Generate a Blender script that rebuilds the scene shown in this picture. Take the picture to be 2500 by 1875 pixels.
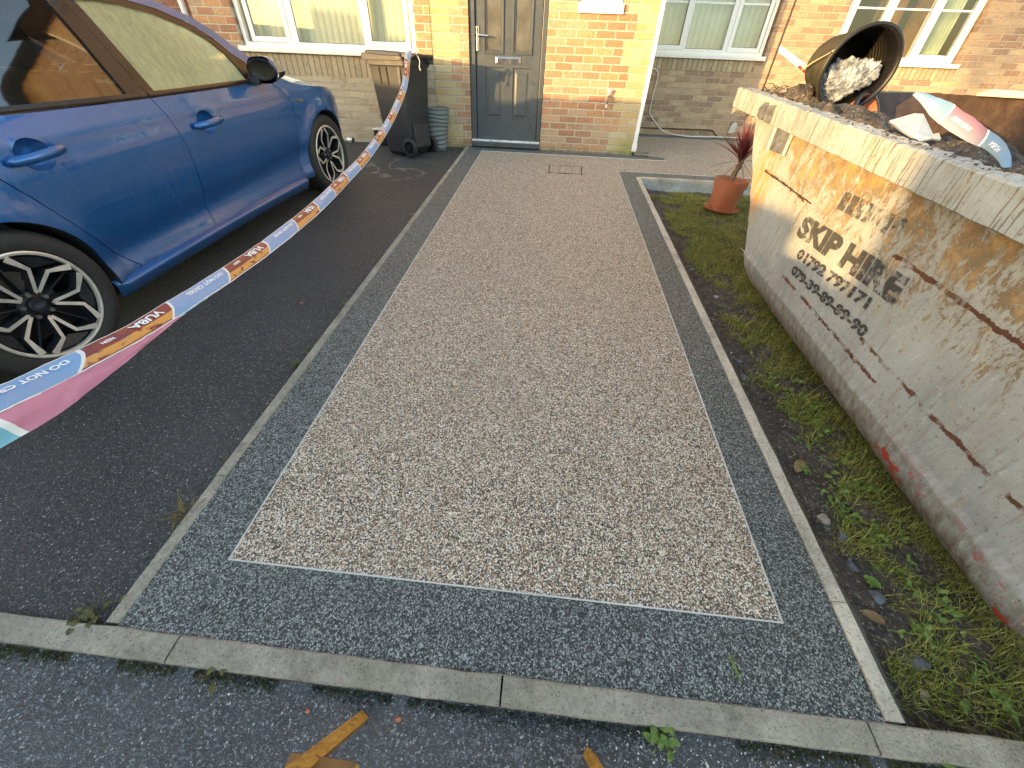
import bpy, bmesh, math, random
from mathutils import Vector, Matrix, noise
from mathutils.geometry import delaunay_2d_cdt
R=math.radians
random.seed(7)
for o in list(bpy.data.objects): bpy.data.objects.remove(o)
sc=bpy.context.scene; COL=sc.collection
# ---------------------------------------------------------------- camera, sky, sun
CAM=Vector((0.1709,-6.0731,0.8121)); YAW,PIT,ROL=-0.0668,0.6883,0.0436
f=Vector((math.sin(YAW)*math.cos(PIT),math.cos(YAW)*math.cos(PIT),-math.sin(PIT)))
r=Vector((math.cos(YAW),-math.sin(YAW),0)); u=r.cross(f)
r2=math.cos(ROL)*r+math.sin(ROL)*u; u2=-math.sin(ROL)*r+math.cos(ROL)*u
cd=bpy.data.cameras.new('camera'); cam=bpy.data.objects.new('camera',cd); COL.objects.link(cam)
M=Matrix((r2,u2,-f)).transposed().to_4x4(); M.translation=CAM; cam.matrix_world=M
cd.sensor_width=36; cd.lens=36*932/2500; cd.clip_start=.02; cd.clip_end=1000; sc.camera=cam
SAZ,SEL=R(49),R(6.0)       # the light travels towards +x,+y
FH=(2.15,1.50)  # heights of the added shade fence
w=bpy.data.worlds.new("World"); sc.world=w; w.use_nodes=True; nt=w.node_tree
sky=nt.nodes.new('ShaderNodeTexSky'); sky.sky_type='NISHITA'; sky.sun_disc=False
sky.sun_elevation=SEL; sky.sun_rotation=math.pi+SAZ; sky.air_density=1.0; sky.dust_density=1.2; sky.ozone_density=.45
bg=nt.nodes['Background']; bg.inputs[1].default_value=.15; nt.links.new(sky.outputs[0],bg.inputs[0])
sd=bpy.data.lights.new('sun','SUN'); sd.energy=1.55; sd.angle=R(.6); sd.color=(1,.62,.25)
sun=bpy.data.objects.new('sun',sd); COL.objects.link(sun)
dirv=Vector((math.sin(SAZ)*math.cos(SEL),math.cos(SAZ)*math.cos(SEL),-math.sin(SEL)))
sun.rotation_euler=dirv.to_track_quat('-Z','Y').to_euler(); sun.location=(-10,-15,8)
sc.view_settings.view_transform='Standard'; sc.view_settings.look='None'; sc.view_settings.gamma=1
sc.view_settings.exposure=2.82
sc.render.engine='CYCLES'
sc.cycles.max_bounces=8; sc.cycles.transparent_max_bounces=12

# ---------------------------------------------------------------- helpers
def zg(x,y): return -.0255+(.0774*y if y<0 else .05*y)
class MB:
    def __init__(s): s.v=[]; s.f=[]; s.m=[]; s.uv=None
    def add(s,vs,fs,mi=0):
        b=len(s.v); s.v+= [tuple(q) for q in vs]; s.f+=[tuple(b+i for i in q) for q in fs]; s.m+=[mi]*len(fs); return s
    def box(s,a,b,mi=0,M=None):
        x0,y0,z0=a; x1,y1,z1=b
        vs=[Vector(p) for p in ((x0,y0,z0),(x1,y0,z0),(x1,y1,z0),(x0,y1,z0),(x0,y0,z1),(x1,y0,z1),(x1,y1,z1),(x0,y1,z1))]
        if M: vs=[M@q for q in vs]
        return s.add(vs,[(0,3,2,1),(4,5,6,7),(0,1,5,4),(1,2,6,5),(2,3,7,6),(3,0,4,7)],mi)
    def prism(s,poly,fn,d0,d1,mi=0):
        n=len(poly); vs=[fn(p,d0) for p in poly]+[fn(p,d1) for p in poly]
        return s.add(vs,[tuple(range(n))[::-1],tuple(range(n,2*n))]+[(i,(i+1)%n,n+(i+1)%n,n+i) for i in range(n)],mi)
    def tube(s,path,rad,n=8,mi=0,cap=True):
        path=[Vector(p) for p in path]; k=len(path); vs=[]
        rr=rad if isinstance(rad,(list,tuple)) else [rad]*k
        up=None
        for i,p in enumerate(path):
            t=(path[min(i+1,k-1)]-path[max(i-1,0)]).normalized()
            if up is None: up=t.orthogonal().normalized()
            up=(up-t*up.dot(t)).normalized(); b=t.cross(up)
            for j in range(n):
                a=2*math.pi*j/n; vs.append(p+(up*math.cos(a)+b*math.sin(a))*rr[i])
        fs=[(i*n+j,i*n+(j+1)%n,(i+1)*n+(j+1)%n,(i+1)*n+j) for i in range(k-1) for j in range(n)]
        if cap: fs+=[tuple(range(n))[::-1],tuple((k-1)*n+j for j in range(n))]
        return s.add(vs,fs,mi)
    def lathe(s,prof,n=32,M=None,mi=0,close=False):
        vs=[]
        for (rr,z) in prof:
            for j in range(n):
                a=2*math.pi*j/n; q=Vector((rr*math.cos(a),rr*math.sin(a),z)); vs.append(M@q if M else q)
        k=len(prof); fs=[(i*n+j,i*n+(j+1)%n,(i+1)*n+(j+1)%n,(i+1)*n+j) for i in range(k-1) for j in range(n)]
        if close: fs+=[((k-1)*n+j,(k-1)*n+(j+1)%n,(j+1)%n,j) for j in range(n)]
        return s.add(vs,fs,mi)
    def grid(s,nu,nv,fn,mi=0,flip=False):
        vs=[fn(i/(nu-1),j/(nv-1)) for i in range(nu) for j in range(nv)]
        fs=[(i*nv+j,(i+1)*nv+j,(i+1)*nv+j+1,i*nv+j+1) for i in range(nu-1) for j in range(nv-1)]
        if flip: fs=[q[::-1] for q in fs]
        return s.add(vs,fs,mi)
def link(o,parent=None):
    COL.objects.link(o)
    if parent is not None: o.parent=parent
    return o
def obj(name,mb,mats,parent=None,smooth=False,bevel=0,label=None,auto=None,subd=0):
    me=bpy.data.meshes.new(name); me.from_pydata([tuple(v) for v in mb.v],[],mb.f)
    if not isinstance(mats,(list,tuple)): mats=[mats]
    for m_ in mats: me.materials.append(m_)
    for p,mi in zip(me.polygons,mb.m): p.material_index=mi
    me.validate(); me.update()
    o=bpy.data.objects.new(name,me); link(o,parent)
    if smooth:
        for p in me.polygons: p.use_smooth=True
        if auto: me.set_sharp_from_angle(angle=R(auto))
    if bevel:
        b=o.modifiers.new('b','BEVEL'); b.width=bevel; b.segments=2; b.limit_method='ANGLE'; b.angle_limit=R(35); b.harden_normals=False
    if subd:
        b=o.modifiers.new('s','SUBSURF'); b.levels=subd; b.render_levels=subd
    if label: o['label']=label
    return o
def tag(o,label,cat,group=None,kind=None):
    if label: o['label']=label
    if cat: o['category']=cat
    if group: o['group']=group
    if kind: o['kind']=kind
    return o
def empty(name,loc,label,cat,group=None,rot=(0,0,0)):
    o=bpy.data.objects.new(name,None); o.location=loc; o.rotation_euler=rot; o.empty_display_size=.1; COL.objects.link(o)
    return tag(o,label,cat,group)
def struct(name,mb,m,**k):
    o=obj(name,mb,m,**k); o['kind']='structure'; return o
def local(mb,par):
    M=Matrix.Translation(par.location)@par.rotation_euler.to_matrix().to_4x4(); Mi=M.inverted()
    mb.v=[tuple(Mi@Vector(q)) for q in mb.v]; return mb
def textmb(txt,size=1,bold=.0,shear=0,stencil=False):
    c=bpy.data.curves.new('t','FONT'); c.body=txt; c.size=size; c.offset=bold; c.shear=shear; c.resolution_u=3
    o=bpy.data.objects.new('t',c); COL.objects.link(o); bpy.context.view_layer.update()
    me=bpy.data.meshes.new_from_object(o); bm=bmesh.new(); bm.from_mesh(me)
    bmesh.ops.triangulate(bm,faces=bm.faces)
    if stencil:
        h=size*.7
        for z,wd in ((h*.5,.05*size),):
            for zz in (z-wd/2,z+wd/2):
                bmesh.ops.bisect_plane(bm,geom=bm.verts[:]+bm.edges[:]+bm.faces[:],plane_co=(0,zz,0),plane_no=(0,1,0))
            bmesh.ops.delete(bm,geom=[q for q in bm.faces if abs(q.calc_center_median().y-z)<wd/2],context='FACES')
    # subdivide long edges so that the letters can bend
    for _ in range(3):
        L=[e for e in bm.edges if e.calc_length()>size*.35]
        if not L: break
        bmesh.ops.subdivide_edges(bm,edges=L,cuts=1)
    bmesh.ops.triangulate(bm,faces=bm.faces)
    mb=MB(); mb.add([q.co.copy() for q in bm.verts],[tuple(v.index for v in q.verts) for q in (bm.verts.index_update() or bm.faces)])
    bm.free(); COL.objects.unlink(o); bpy.data.objects.remove(o); bpy.data.curves.remove(c); bpy.data.meshes.remove(me)
    return mb
def fbm(x,y=0,z=0,o=4): return noise.fractal(Vector((x,y,z)),1.0,2.0,o)

# ---------------------------------------------------------------- materials
class NT:
    def __init__(s,name):
        s.m=bpy.data.materials.new(name); s.m.use_nodes=True; s.t=s.m.node_tree
        s.p=s.t.nodes['Principled BSDF']; s.out=s.t.nodes['Material Output']
    def n(s,ty,**k):
        q=s.t.nodes.new(ty)
        for a,b in k.items(): setattr(q,a,b)
        return q
    def l(s,a,b): s.t.links.new(a,b)
    def setin(s,sock,val):
        if hasattr(val,'is_output') or isinstance(val,bpy.types.NodeSocket): s.l(val,sock)
        else: sock.default_value=val
    def math(s,op,a,b=None,c=None,clamp=False):
        q=s.n('ShaderNodeMath',operation=op,use_clamp=clamp)
        s.setin(q.inputs[0],a)
        if b is not None: s.setin(q.inputs[1],b)
        if c is not None: s.setin(q.inputs[2],c)
        return q.outputs[0]
    def pos(s,obj=False):
        if obj: return s.n('ShaderNodeTexCoord').outputs['Object']
        return s.n('ShaderNodeNewGeometry').outputs['Position']
    def xyz(s,v):
        q=s.n('ShaderNodeSeparateXYZ'); s.l(v,q.inputs[0]); return q.outputs
    def comb(s,x,y,z):
        q=s.n('ShaderNodeCombineXYZ')
        for i,a in enumerate((x,y,z)): s.setin(q.inputs[i],a)
        return q.outputs[0]
    def scale(s,v,sx,sy,sz):
        q=s.n('ShaderNodeMapping'); s.l(v,q.inputs[0]); q.inputs[3].default_value=(sx,sy,sz); return q.outputs[0]
    def noise(s,v,sc_,det=4,rough=.55,dist=0,col=False):
        q=s.n('ShaderNodeTexNoise'); s.l(v,q.inputs['Vector']); q.inputs['Scale'].default_value=sc_; q.inputs['Detail'].default_value=det
        q.inputs['Roughness'].default_value=rough; q.inputs['Distortion'].default_value=dist
        return q.outputs[1 if col else 0]
    def vor(s,v,sc_,feat='F1',rnd=1):
        q=s.n('ShaderNodeTexVoronoi',feature=feat); s.l(v,q.inputs['Vector']); q.inputs['Scale'].default_value=sc_; q.inputs['Randomness'].default_value=rnd
        return q.outputs
    def white(s,v,dim='3D'):
        q=s.n('ShaderNodeTexWhiteNoise',noise_dimensions=dim); s.l(v,q.inputs[0]); return q.outputs[0]
    def ramp(s,v,stops,interp='LINEAR'):
        q=s.n('ShaderNodeValToRGB'); s.l(v,q.inputs[0]); cr=q.color_ramp; cr.interpolation=interp
        while len(cr.elements)>1: cr.elements.remove(cr.elements[-1])
        for i,(p_,c) in enumerate(stops):
            e=cr.elements[0] if i==0 else cr.elements.new(p_)
            e.position=p_; e.color=(c,c,c,1) if not isinstance(c,(tuple,list)) else (*c,1)
        return q.outputs[0]
    def mr(s,v,a,b,c=0,d=1,smooth=False):
        q=s.n('ShaderNodeMapRange'); q.interpolation_type='SMOOTHSTEP' if smooth else 'LINEAR'
        s.setin(q.inputs[0],v)
        for i,x in enumerate((a,b,c,d)): q.inputs[i+1].default_value=x
        return q.outputs[0]
    def mix(s,fac,a,b,blend='MIX'):
        q=s.n('ShaderNodeMix',data_type='RGBA',blend_type=blend); s.setin(q.inputs[0],fac)
        for i,x in ((6,a),(7,b)):
            if isinstance(x,(tuple,list)): q.inputs[i].default_value=(*x[:3],1)
            else: s.l(x,q.inputs[i])
        return q.outputs[2]
    def bump(s,h,strength=.5,dist=.01,nrm=None):
        q=s.n('ShaderNodeBump'); s.l(h,q.inputs['Height']); q.inputs['Strength'].default_value=strength; q.inputs['Distance'].default_value=dist
        if nrm: s.l(nrm,q.inputs['Normal'])
        s.l(q.outputs[0],s.p.inputs['Normal']); return q.outputs[0]
    def fin(s,col=None,rough=None,metal=None,**k):
        if col is not None: s.setin(s.p.inputs['Base Color'],(*col,1) if isinstance(col,tuple) else col)
        if rough is not None: s.setin(s.p.inputs['Roughness'],rough)
        if metal is not None: s.setin(s.p.inputs['Metallic'],metal)
        for a,b in k.items(): s.setin(s.p.inputs[a],b)
        return s.m
def plain(name,col,rough=.5,metal=0,var=.12,sc_=8,bump=0,bs=60,spec=.5,coat=0):
    t=NT(name); v=t.pos(True); n_=t.noise(v,sc_,6,.6)
    a=tuple(c*(1-var) for c in col); b=tuple(min(1,c*(1+var)) for c in col)
    c=t.mix(t.mr(n_,.3,.7),a,b)
    if bump: t.bump(t.noise(v,bs,4),bump,.004)
    t.fin(c,t.mr(n_,.3,.7,max(0,rough-.07),min(1,rough+.07)),metal)
    t.p.inputs['Specular IOR Level'].default_value=spec; t.p.inputs['Coat Weight'].default_value=coat
    return t.m
def stones(name,cols,size,rough=.45,bump=.7,mort=(.02,.02,.02),patch=None,spec=.5):
    # resin bound gravel: pebbles of many tones with dark gaps
    t=NT(name); v=t.pos(); v2=t.scale(v,1,1,1)
    jit=t.n('ShaderNodeVectorMath',operation='MULTIPLY_ADD'); t.l(t.noise(v,1/size*.35,2,.5,0,True),jit.inputs[0]); jit.inputs[1].default_value=(size*.35,)*3; t.l(v2,jit.inputs[2])
    vo=t.vor(jit.outputs[0],1/size); vd=t.vor(jit.outputs[0],1/size,'DISTANCE_TO_EDGE')
    wn=t.white(vo['Color']); n_=len(cols)
    c=t.ramp(wn,[(i/n_,cc) for i,cc in enumerate(cols)],'CONSTANT')
    gap=t.mr(vd['Distance'],.0,.10,0,1)
    c=t.mix(gap,mort,c)
    big=t.noise(v,2.2,5,.6); c=t.mix(t.mr(big,.3,.7,0,.08),c,tuple(x*.75 for x in cols[len(cols)//2]))
    lf=t.noise(v,1.1,4,.6); c=t.mix(t.mr(lf,.52,.68,0,.16),c,tuple(x*.35 for x in cols[6]))
    g2=t.noise(v,125,2,.5); c=t.mix(t.mr(g2,.56,.64,0,.34),c,tuple(x for x in cols[3])); c=t.mix(t.mr(g2,.44,.36,0,.45),c,(.03,.028,.025))
    h=t.math('ADD',gap,t.math('MULTIPLY',wn,.5)); t.bump(h,bump,size*.5)
    return t.fin(c,t.mr(wn,0,1,rough-.12,rough+.2),**{'Specular IOR Level':spec})
beige=[(.96,.90,.78),(.055,.048,.040),(.58,.47,.34),(.86,.77,.63),(.11,.095,.08),(.42,.31,.21),(.74,.62,.47),(.045,.038,.033),(.99,.96,.87),(.27,.22,.17),(.52,.27,.12),(.085,.072,.06)]
dark=[(.055,.064,.063),(.20,.22,.215),(.03,.036,.036),(.36,.39,.38),(.09,.102,.10),(.02,.025,.025),(.27,.295,.29),(.042,.05,.05),(.135,.152,.148),(.50,.53,.51),(.03,.035,.035)]
M_beige=stones('beige_resin_gravel',beige,.0043)
M_dark=stones('grey_resin_gravel',dark,.0041)
def asphalt(name,base,lift,size=.009,wet=.45,stains=False):
    t=NT(name); v=t.pos(); vo=t.vor(v,1/size); vd=t.vor(v,1/size,'DISTANCE_TO_EDGE'); wn=t.white(vo['Color'])
    c=t.ramp(wn,[(0,tuple(x*.55 for x in base)),(.5,base),(.85,tuple(min(1,x*1.5) for x in base)),(.955,tuple(x*2.4 for x in lift)),(.992,(.42,.42,.40))])
    gap=t.mr(vd['Distance'],.0,.18,0,1); c=t.mix(gap,tuple(x*.35 for x in base),c)
    c=t.mix(t.mr(t.noise(v,110,2,.5),.55,.63,0,.45),c,tuple(x*1.9 for x in lift))
    c=t.mix(t.mr(t.noise(v,1.3,5,.62),.42,.68,0,.5),c,lift)
    c=t.mix(t.mr(t.noise(v,.7,4,.6),.5,.7,0,.3),c,tuple(x*.5 for x in base))
    if stains:   # dried puddle lines near the bin and rubber-dark damp patch
        x,y,z=t.xyz(v)
        m_=t.noise(t.scale(v,1,1,0),2.6,3,.5,.6); ln=t.math('SUBTRACT',1,t.math('MULTIPLY',t.math('ABSOLUTE',t.math('SUBTRACT',m_,.5)),26),clamp=True)
        dx=t.math('ADD',x,1.62); dy=t.math('ADD',y,1.15); d=t.math('SQRT',t.math('ADD',t.math('MULTIPLY',dx,dx),t.math('MULTIPLY',dy,dy)))
        c=t.mix(t.math('MULTIPLY',t.math('MULTIPLY',ln,t.mr(d,.5,.3,0,1)),.55),c,(.42,.41,.39))
    h=t.math('ADD',t.math('MULTIPLY',gap,.6),t.math('ADD',wn,t.noise(v,35,4,.6)))
    t.bump(h,.9,size*.6)
    return t.fin(c,t.mr(wn,0,1,wet-.12,wet+.3))
M_asph=asphalt('driveway_asphalt',(.056,.057,.059),(.090,.089,.088),.0052,.5,True)
M_pave=asphalt('pavement_asphalt',(.076,.082,.091),(.145,.155,.168),.0052,.5)
def concrete(name,a,b,moss=.0,bumpy=.5):
    t=NT(name); v=t.pos(); n1=t.noise(v,9,8,.68); c=t.mix(t.mr(n1,.3,.7),a,b)
    c=t.mix(t.mr(t.noise(v,90,4,.6),.45,.75,0,.45),c,tuple(x*.45 for x in a))
    c=t.mix(t.mr(t.noise(v,3.1,6,.6),.55,.75,0,.55),c,tuple(min(1,x*1.35) for x in b)); c=t.mix(t.mr(t.noise(v,6.5,7,.7),.52,.66,0,.55),c,tuple(x*.5 for x in a))
    vo=t.vor(v,260); c=t.mix(t.mr(t.white(vo['Color']),.93,.95,0,.6),c,(.10,.095,.085))
    if moss: c=t.mix(t.mr(t.noise(v,5,7,.66),.52,.66,0,moss),c,(.085,.10,.03))
    t.bump(t.math('ADD',n1,t.noise(v,150,3)),bumpy,.006)
    return t.fin(c,.85)
M_kerb=concrete('weathered_concrete',(.24,.225,.185),(.42,.39,.32),.30,.9)
M_edge=concrete('pale_edging_concrete',(.36,.33,.275),(.58,.54,.45),0)
M_render=concrete('cement_face',(.24,.26,.27),(.42,.45,.46),0)
def soilmat():
    t=NT('damp_soil'); v=t.pos(); n1=t.noise(v,14,10,.7); c=t.ramp(n1,[(.3,(.026,.020,.016)),(.5,(.075,.060,.048)),(.62,(.12,.10,.082)),(.75,(.18,.155,.13))])
    vo=t.vor(v,120); c=t.mix(t.mr(t.white(vo['Color']),.9,.93,0,.8),c,(.22,.2,.18))
    t.bump(t.math('ADD',n1,t.noise(v,70,5)),1,.02); return t.fin(c,.8)
M_soil=soilmat()
def brick(name,pal,mortar,axis='x',quoins=False,stack=False,shift=0,algae=False,W_=.225,H_=.075,bumpk=1.0):
    t=NT(name); v=t.pos(); x,y,z=t.xyz(v); a=x if axis=='x' else y
    zz=t.math('DIVIDE',z,H_); row=t.math('FLOOR',zz); fz=t.math('MULTIPLY',t.math('FRACT',zz),H_)
    par=t.math('MULTIPLY',t.math('FLOORED_MODULO',row,2),0 if stack else .5)
    xx=t.math('ADD',t.math('ADD',t.math('DIVIDE',a,W_),par),shift); col=t.math('FLOOR',xx); fx=t.math('MULTIPLY',t.math('FRACT',xx),W_)
    wob=t.math('MULTIPLY',t.math('SUBTRACT',t.noise(v,55,3,.6),.5),.006)
    d=t.math('MINIMUM',t.math('MINIMUM',fx,t.math('SUBTRACT',W_,fx)),t.math('MINIMUM',fz,t.math('SUBTRACT',H_,fz)))
    d=t.math('ADD',d,wob); face=t.mr(d,.0055,.0085,0,1,True)
    wn=t.white(t.comb(col,row,3.1)); wn2=t.white(t.comb(col,row,7.7))
    c=t.ramp(wn,[(i/len(pal),q) for i,q in enumerate(pal)],'CONSTANT')
    # each brick is mottled: drag faced clay with dark flecks and pale bloom
    n1=t.noise(t.comb(t.math('ADD',x,t.math('MULTIPLY',wn,9)),y,z),38,6,.7); c=t.mix(t.mr(n1,.40,.62,0,.62),c,tuple(q*.62 for q in pal[2]))
    n2=t.noise(v,110,5,.7); c=t.mix(t.mr(n2,.56,.68,0,.6),c,(.07,.04,.03))
    n4=t.noise(v,75,3,.6); c=t.mix(t.mr(n4,.55,.68,0,.55),c,(.60,.47,.33))
    c=t.mix(t.math('MULTIPLY',t.mr(wn2,.6,1,0,.45),t.mr(t.noise(v,20,4,.6),.4,.6)),c,(.12,.09,.075))
    if quoins:
        g=t.math('FLOORED_MODULO',t.math('FLOOR',t.math('DIVIDE',z,.225)),2)
        def wq(a0,s_):
            lim=t.math('SUBTRACT',.3375,t.math('MULTIPLY',g,.1125))
            dd=t.math('MULTIPLY',t.math('SUBTRACT',x,a0),s_)
            return t.math('MULTIPLY',t.math('LESS_THAN',dd,lim),t.math('GREATER_THAN',dd,0))
        q=t.math('MAXIMUM',wq(1.2405,-1),wq(-1.383,1))
        bc=t.ramp(wn,[(0,(.44,.33,.17)),(.3,(.50,.39,.21)),(.55,(.46,.32,.15)),(.8,(.53,.43,.25))],'CONSTANT')
        bc=t.mix(t.mr(n1,.3,.7,0,.35),bc,(.38,.29,.16)); c=t.mix(q,c,bc)
    mc=t.mix(t.mr(t.noise(v,50,4,.6),.3,.7),mortar,tuple(q*.72 for q in mortar)); c=t.mix(face,mc,c)
    if quoins:  # movement joint
        j=t.math('LESS_THAN',t.math('ABSOLUTE',t.math('ADD',x,1.386)),.0045); c=t.mix(j,c,(.06,.05,.04))
    big=t.noise(v,1.7,5,.6); c=t.mix(t.mr(big,.45,.75,0,.3),c,tuple(q*.8 for q in mortar))
    if algae:
        ax=t.mr(x,.85,1.2,0,1,True); az=t.mr(z,.26,.0,0,1,True); c=t.mix(t.math('MULTIPLY',t.math('MULTIPLY',ax,az),t.mr(t.noise(v,12,4),.3,.6,.35,.85)),c,(.20,.24,.05))
        az=t.mr(z,.06,-.04,0,.7,True); c=t.mix(t.math('MULTIPLY',az,t.mr(t.noise(v,9,4),.35,.6)),c,(.10,.11,.05))
    h=t.math('ADD',face,t.math('MULTIPLY',t.math('ADD',n1,t.math('MULTIPLY',n2,.6)),.55)); t.bump(h,bumpk,.010)
    return t.fin(c,.9)
pal_o=[(.48,.23,.12),(.52,.32,.18),(.44,.21,.115),(.47,.34,.22),(.40,.22,.13),(.51,.28,.14),(.44,.33,.22),(.36,.18,.105)]
pal_b=[(.50,.43,.30),(.46,.39,.28),(.52,.45,.32),(.41,.35,.25),(.48,.41,.30),(.37,.23,.16),(.44,.38,.28),(.49,.43,.31)]
pal_p=[(.42,.28,.18),(.34,.21,.14),(.48,.35,.22),(.30,.18,.12),(.50,.39,.25),(.38,.26,.18),(.44,.32,.21),(.24,.15,.11)]
M_bo=brick('orange_brick',pal_o,(.60,.52,.39),quoins=True,shift=.0,algae=True)
M_bb=brick('buff_mix_brick',pal_b,(.50,.45,.36),shift=.3)
M_bp=brick('brown_brick',pal_p,(.52,.42,.32),shift=.2)
M_by=brick('side_brick',pal_o,(.60,.52,.39),axis='y')
M_bd=brick('deep_red_brick',[(.24,.08,.05),(.20,.07,.045),(.27,.10,.06)],(.33,.25,.18))
buff=[(.46,.38,.24),(.42,.33,.21),(.49,.41,.28),(.38,.30,.19),(.44,.37,.25)]
M_sold=brick('buff_soldier_brick',buff,(.25,.21,.15),stack=True,W_=.075,H_=10,bumpk=.8)
M_upvc=plain('white_upvc',(.80,.81,.80),.28,var=.03,sc_=4)
M_upvc_g=plain('white_plastic_pipe',(.74,.76,.78),.35,var=.05,sc_=6)
M_door=plain('anthracite_composite_door',(.055,.066,.078),.42,var=.12,sc_=14,bump=.25,bs=160)
M_chrome=plain('polished_chrome',(.82,.82,.82),.14,1,var=.04)
M_rubber=plain('black_rubber',(.018,.018,.019),.62,var=.2,sc_=20)
M_blk=plain('black_plastic',(.009,.009,.010),.42,var=.2,bump=.2,bs=120)
M_seal=plain('dark_seal',(.03,.03,.032),.5)
def glassmat(name,tint,amount,rough=.03):
    t=NT(name); tr=t.n('ShaderNodeBsdfTransparent'); tr.inputs[0].default_value=(*tint,1); gl=t.n('ShaderNodeBsdfGlossy'); gl.inputs['Roughness'].default_value=rough
    lw=t.n('ShaderNodeLayerWeight'); frr=t.math('ADD',.04,t.math('MULTIPLY',.9,t.math('POWER',lw.outputs['Facing'],4.5)))
    bp=t.n('ShaderNodeBump'); bp.inputs['Strength'].default_value=.03; t.l(t.noise(t.pos(True),3,3),bp.inputs['Height']); t.l(bp.outputs[0],gl.inputs['Normal'])
    mx=t.n('ShaderNodeMixShader'); t.l(t.math('ADD',frr,amount,clamp=True),mx.inputs[0]); t.l(tr.outputs[0],mx.inputs[1]); t.l(gl.outputs[0],mx.inputs[2]); t.l(mx.outputs[0],t.out.inputs[0])
    return t.m
M_glass=glassmat('window_glass',(.90,.93,.91),.04)
M_glassd=glassmat('tinted_car_glass',(.28,.3,.3),.10)
def frosted():
    # condensation on the inside of the car window: it lights up when the sun comes through from behind
    t=NT('misted_car_glass'); v=t.pos(True); n1=t.noise(t.scale(v,6,6,1.2),7,6,.65); n0=t.noise(v,4,5,.6)
    m_=t.mr(t.math('ADD',t.math('MULTIPLY',n1,.5),t.math('MULTIPLY',n0,.5)),.35,.60,.62,1)
    df=t.n('ShaderNodeBsdfDiffuse'); df.inputs[0].default_value=(.74,.75,.44,1); tl=t.n('ShaderNodeBsdfTranslucent'); tl.inputs[0].default_value=(.85,.88,.52,1)
    a=t.n('ShaderNodeMixShader'); a.inputs[0].default_value=.55; t.l(df.outputs[0],a.inputs[1]); t.l(tl.outputs[0],a.inputs[2])
    tr=t.n('ShaderNodeBsdfTransparent'); tr.inputs[0].default_value=(.5,.55,.45,1); b=t.n('ShaderNodeMixShader'); t.l(m_,b.inputs[0]); t.l(tr.outputs[0],b.inputs[1]); t.l(a.outputs[0],b.inputs[2])
    gl=t.n('ShaderNodeBsdfGlossy'); gl.inputs['Roughness'].default_value=.06; lw=t.n('ShaderNodeLayerWeight'); frr=t.math('ADD',.04,t.math('MULTIPLY',.9,t.math('POWER',lw.outputs['Facing'],4.5)))
    c=t.n('ShaderNodeMixShader'); t.l(frr,c.inputs[0]); t.l(b.outputs[0],c.inputs[1]); t.l(gl.outputs[0],c.inputs[2]); t.l(c.outputs[0],t.out.inputs[0]); return t.m
M_frost=frosted()
M_blind=plain('cream_blind_fabric',(.66,.66,.50),.8,var=.06,sc_=3)
M_curt=plain('grey_green_curtain',(.45,.52,.48),.85,var=.1,sc_=5)
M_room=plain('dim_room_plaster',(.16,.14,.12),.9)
M_wood=plain('warm_wood_furniture',(.25,.13,.05),.5,var=.3,sc_=6)
def paint():
    t=NT('blue_car_paint'); v=t.pos(True); fl=t.white(t.vor(v,1500)['Color'])
    c=t.mix(t.mr(fl,0,1,0,.5),(.002,.085,.30),(.004,.15,.50))
    n1=t.noise(t.scale(v,9,9,1.2),6,6,.65); n2=t.noise(v,2.2,4,.55)
    film=t.math('MULTIPLY',t.mr(n1,.42,.7),t.mr(n2,.35,.6))       # dried dirty drip marks
    c=t.mix(t.math('MULTIPLY',film,.10),c,(.32,.31,.30))
    x,y,z=t.xyz(v); low=t.mr(z,.42,.14,0,.35,True); c=t.mix(t.math('MULTIPLY',low,t.mr(t.noise(v,7,6,.7),.35,.7)),c,(.10,.09,.08))
    t.fin(c,t.math('ADD',.36,t.math('MULTIPLY',film,.25)),.55)
    t.p.inputs['Coat Weight'].default_value=1; t.l(t.math('ADD',.035,t.math('MULTIPLY',film,.22)),t.p.inputs['Coat Roughness']); t.p.inputs['Coat IOR'].default_value=1.55
    return t.m
M_paint=paint()
M_tyre=plain('tyre_rubber',(.022,.022,.022),.7,var=.25,sc_=14,bump=.2)
M_rimd=plain('dark_wheel_paint',(.016,.018,.024),.3,var=.2)
M_rimb=plain('machined_alloy',(.74,.71,.66),.38,.6,var=.1,sc_=30)
M_trim=plain('gloss_black_trim',(.018,.015,.013),.24,var=.3,sc_=10)
M_lamp=plain('headlamp_lens',(.45,.47,.48),.08,.2)
M_bin=plain('black_wheelie_plastic',(.022,.024,.028),.5,var=.22,sc_=12,bump=.45,bs=230)
M_potg=plain('grey_ribbed_plastic',(.13,.145,.155),.55,var=.22,sc_=9,bump=.2)
M_terra=plain('terracotta_plastic',(.38,.135,.075),.5,var=.14,sc_=9,bump=.15)
M_cable=plain('white_cable',(.72,.68,.62),.5); M_blackc=plain('black_cable',(.02,.02,.02),.6)
M_rod=plain('rusty_steel_rod',(.04,.032,.028),.7,.2,var=.3)
M_stick=plain('dry_cane',(.52,.44,.27),.7)
M_line=plain('white_trim_strip',(.55,.55,.53),.5,var=.15,sc_=6)
M_shadow=plain('black_gap',(.008,.008,.008),.9)
def yw():
    t=NT('yellow_varnished_wood'); v=t.pos(True); g_=t.noise(t.scale(v,40,40,3),3,6,.6,.6); n0=t.noise(v,14,5,.6)
    c=t.ramp(g_,[(.3,(.30,.13,.02)),(.5,(.55,.30,.05)),(.7,(.66,.42,.10))]); c=t.mix(t.mr(n0,.5,.7,0,.6),c,(.20,.09,.02)); t.bump(g_,.4,.003); return t.fin(c,.5)
M_ywood=yw()
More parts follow.
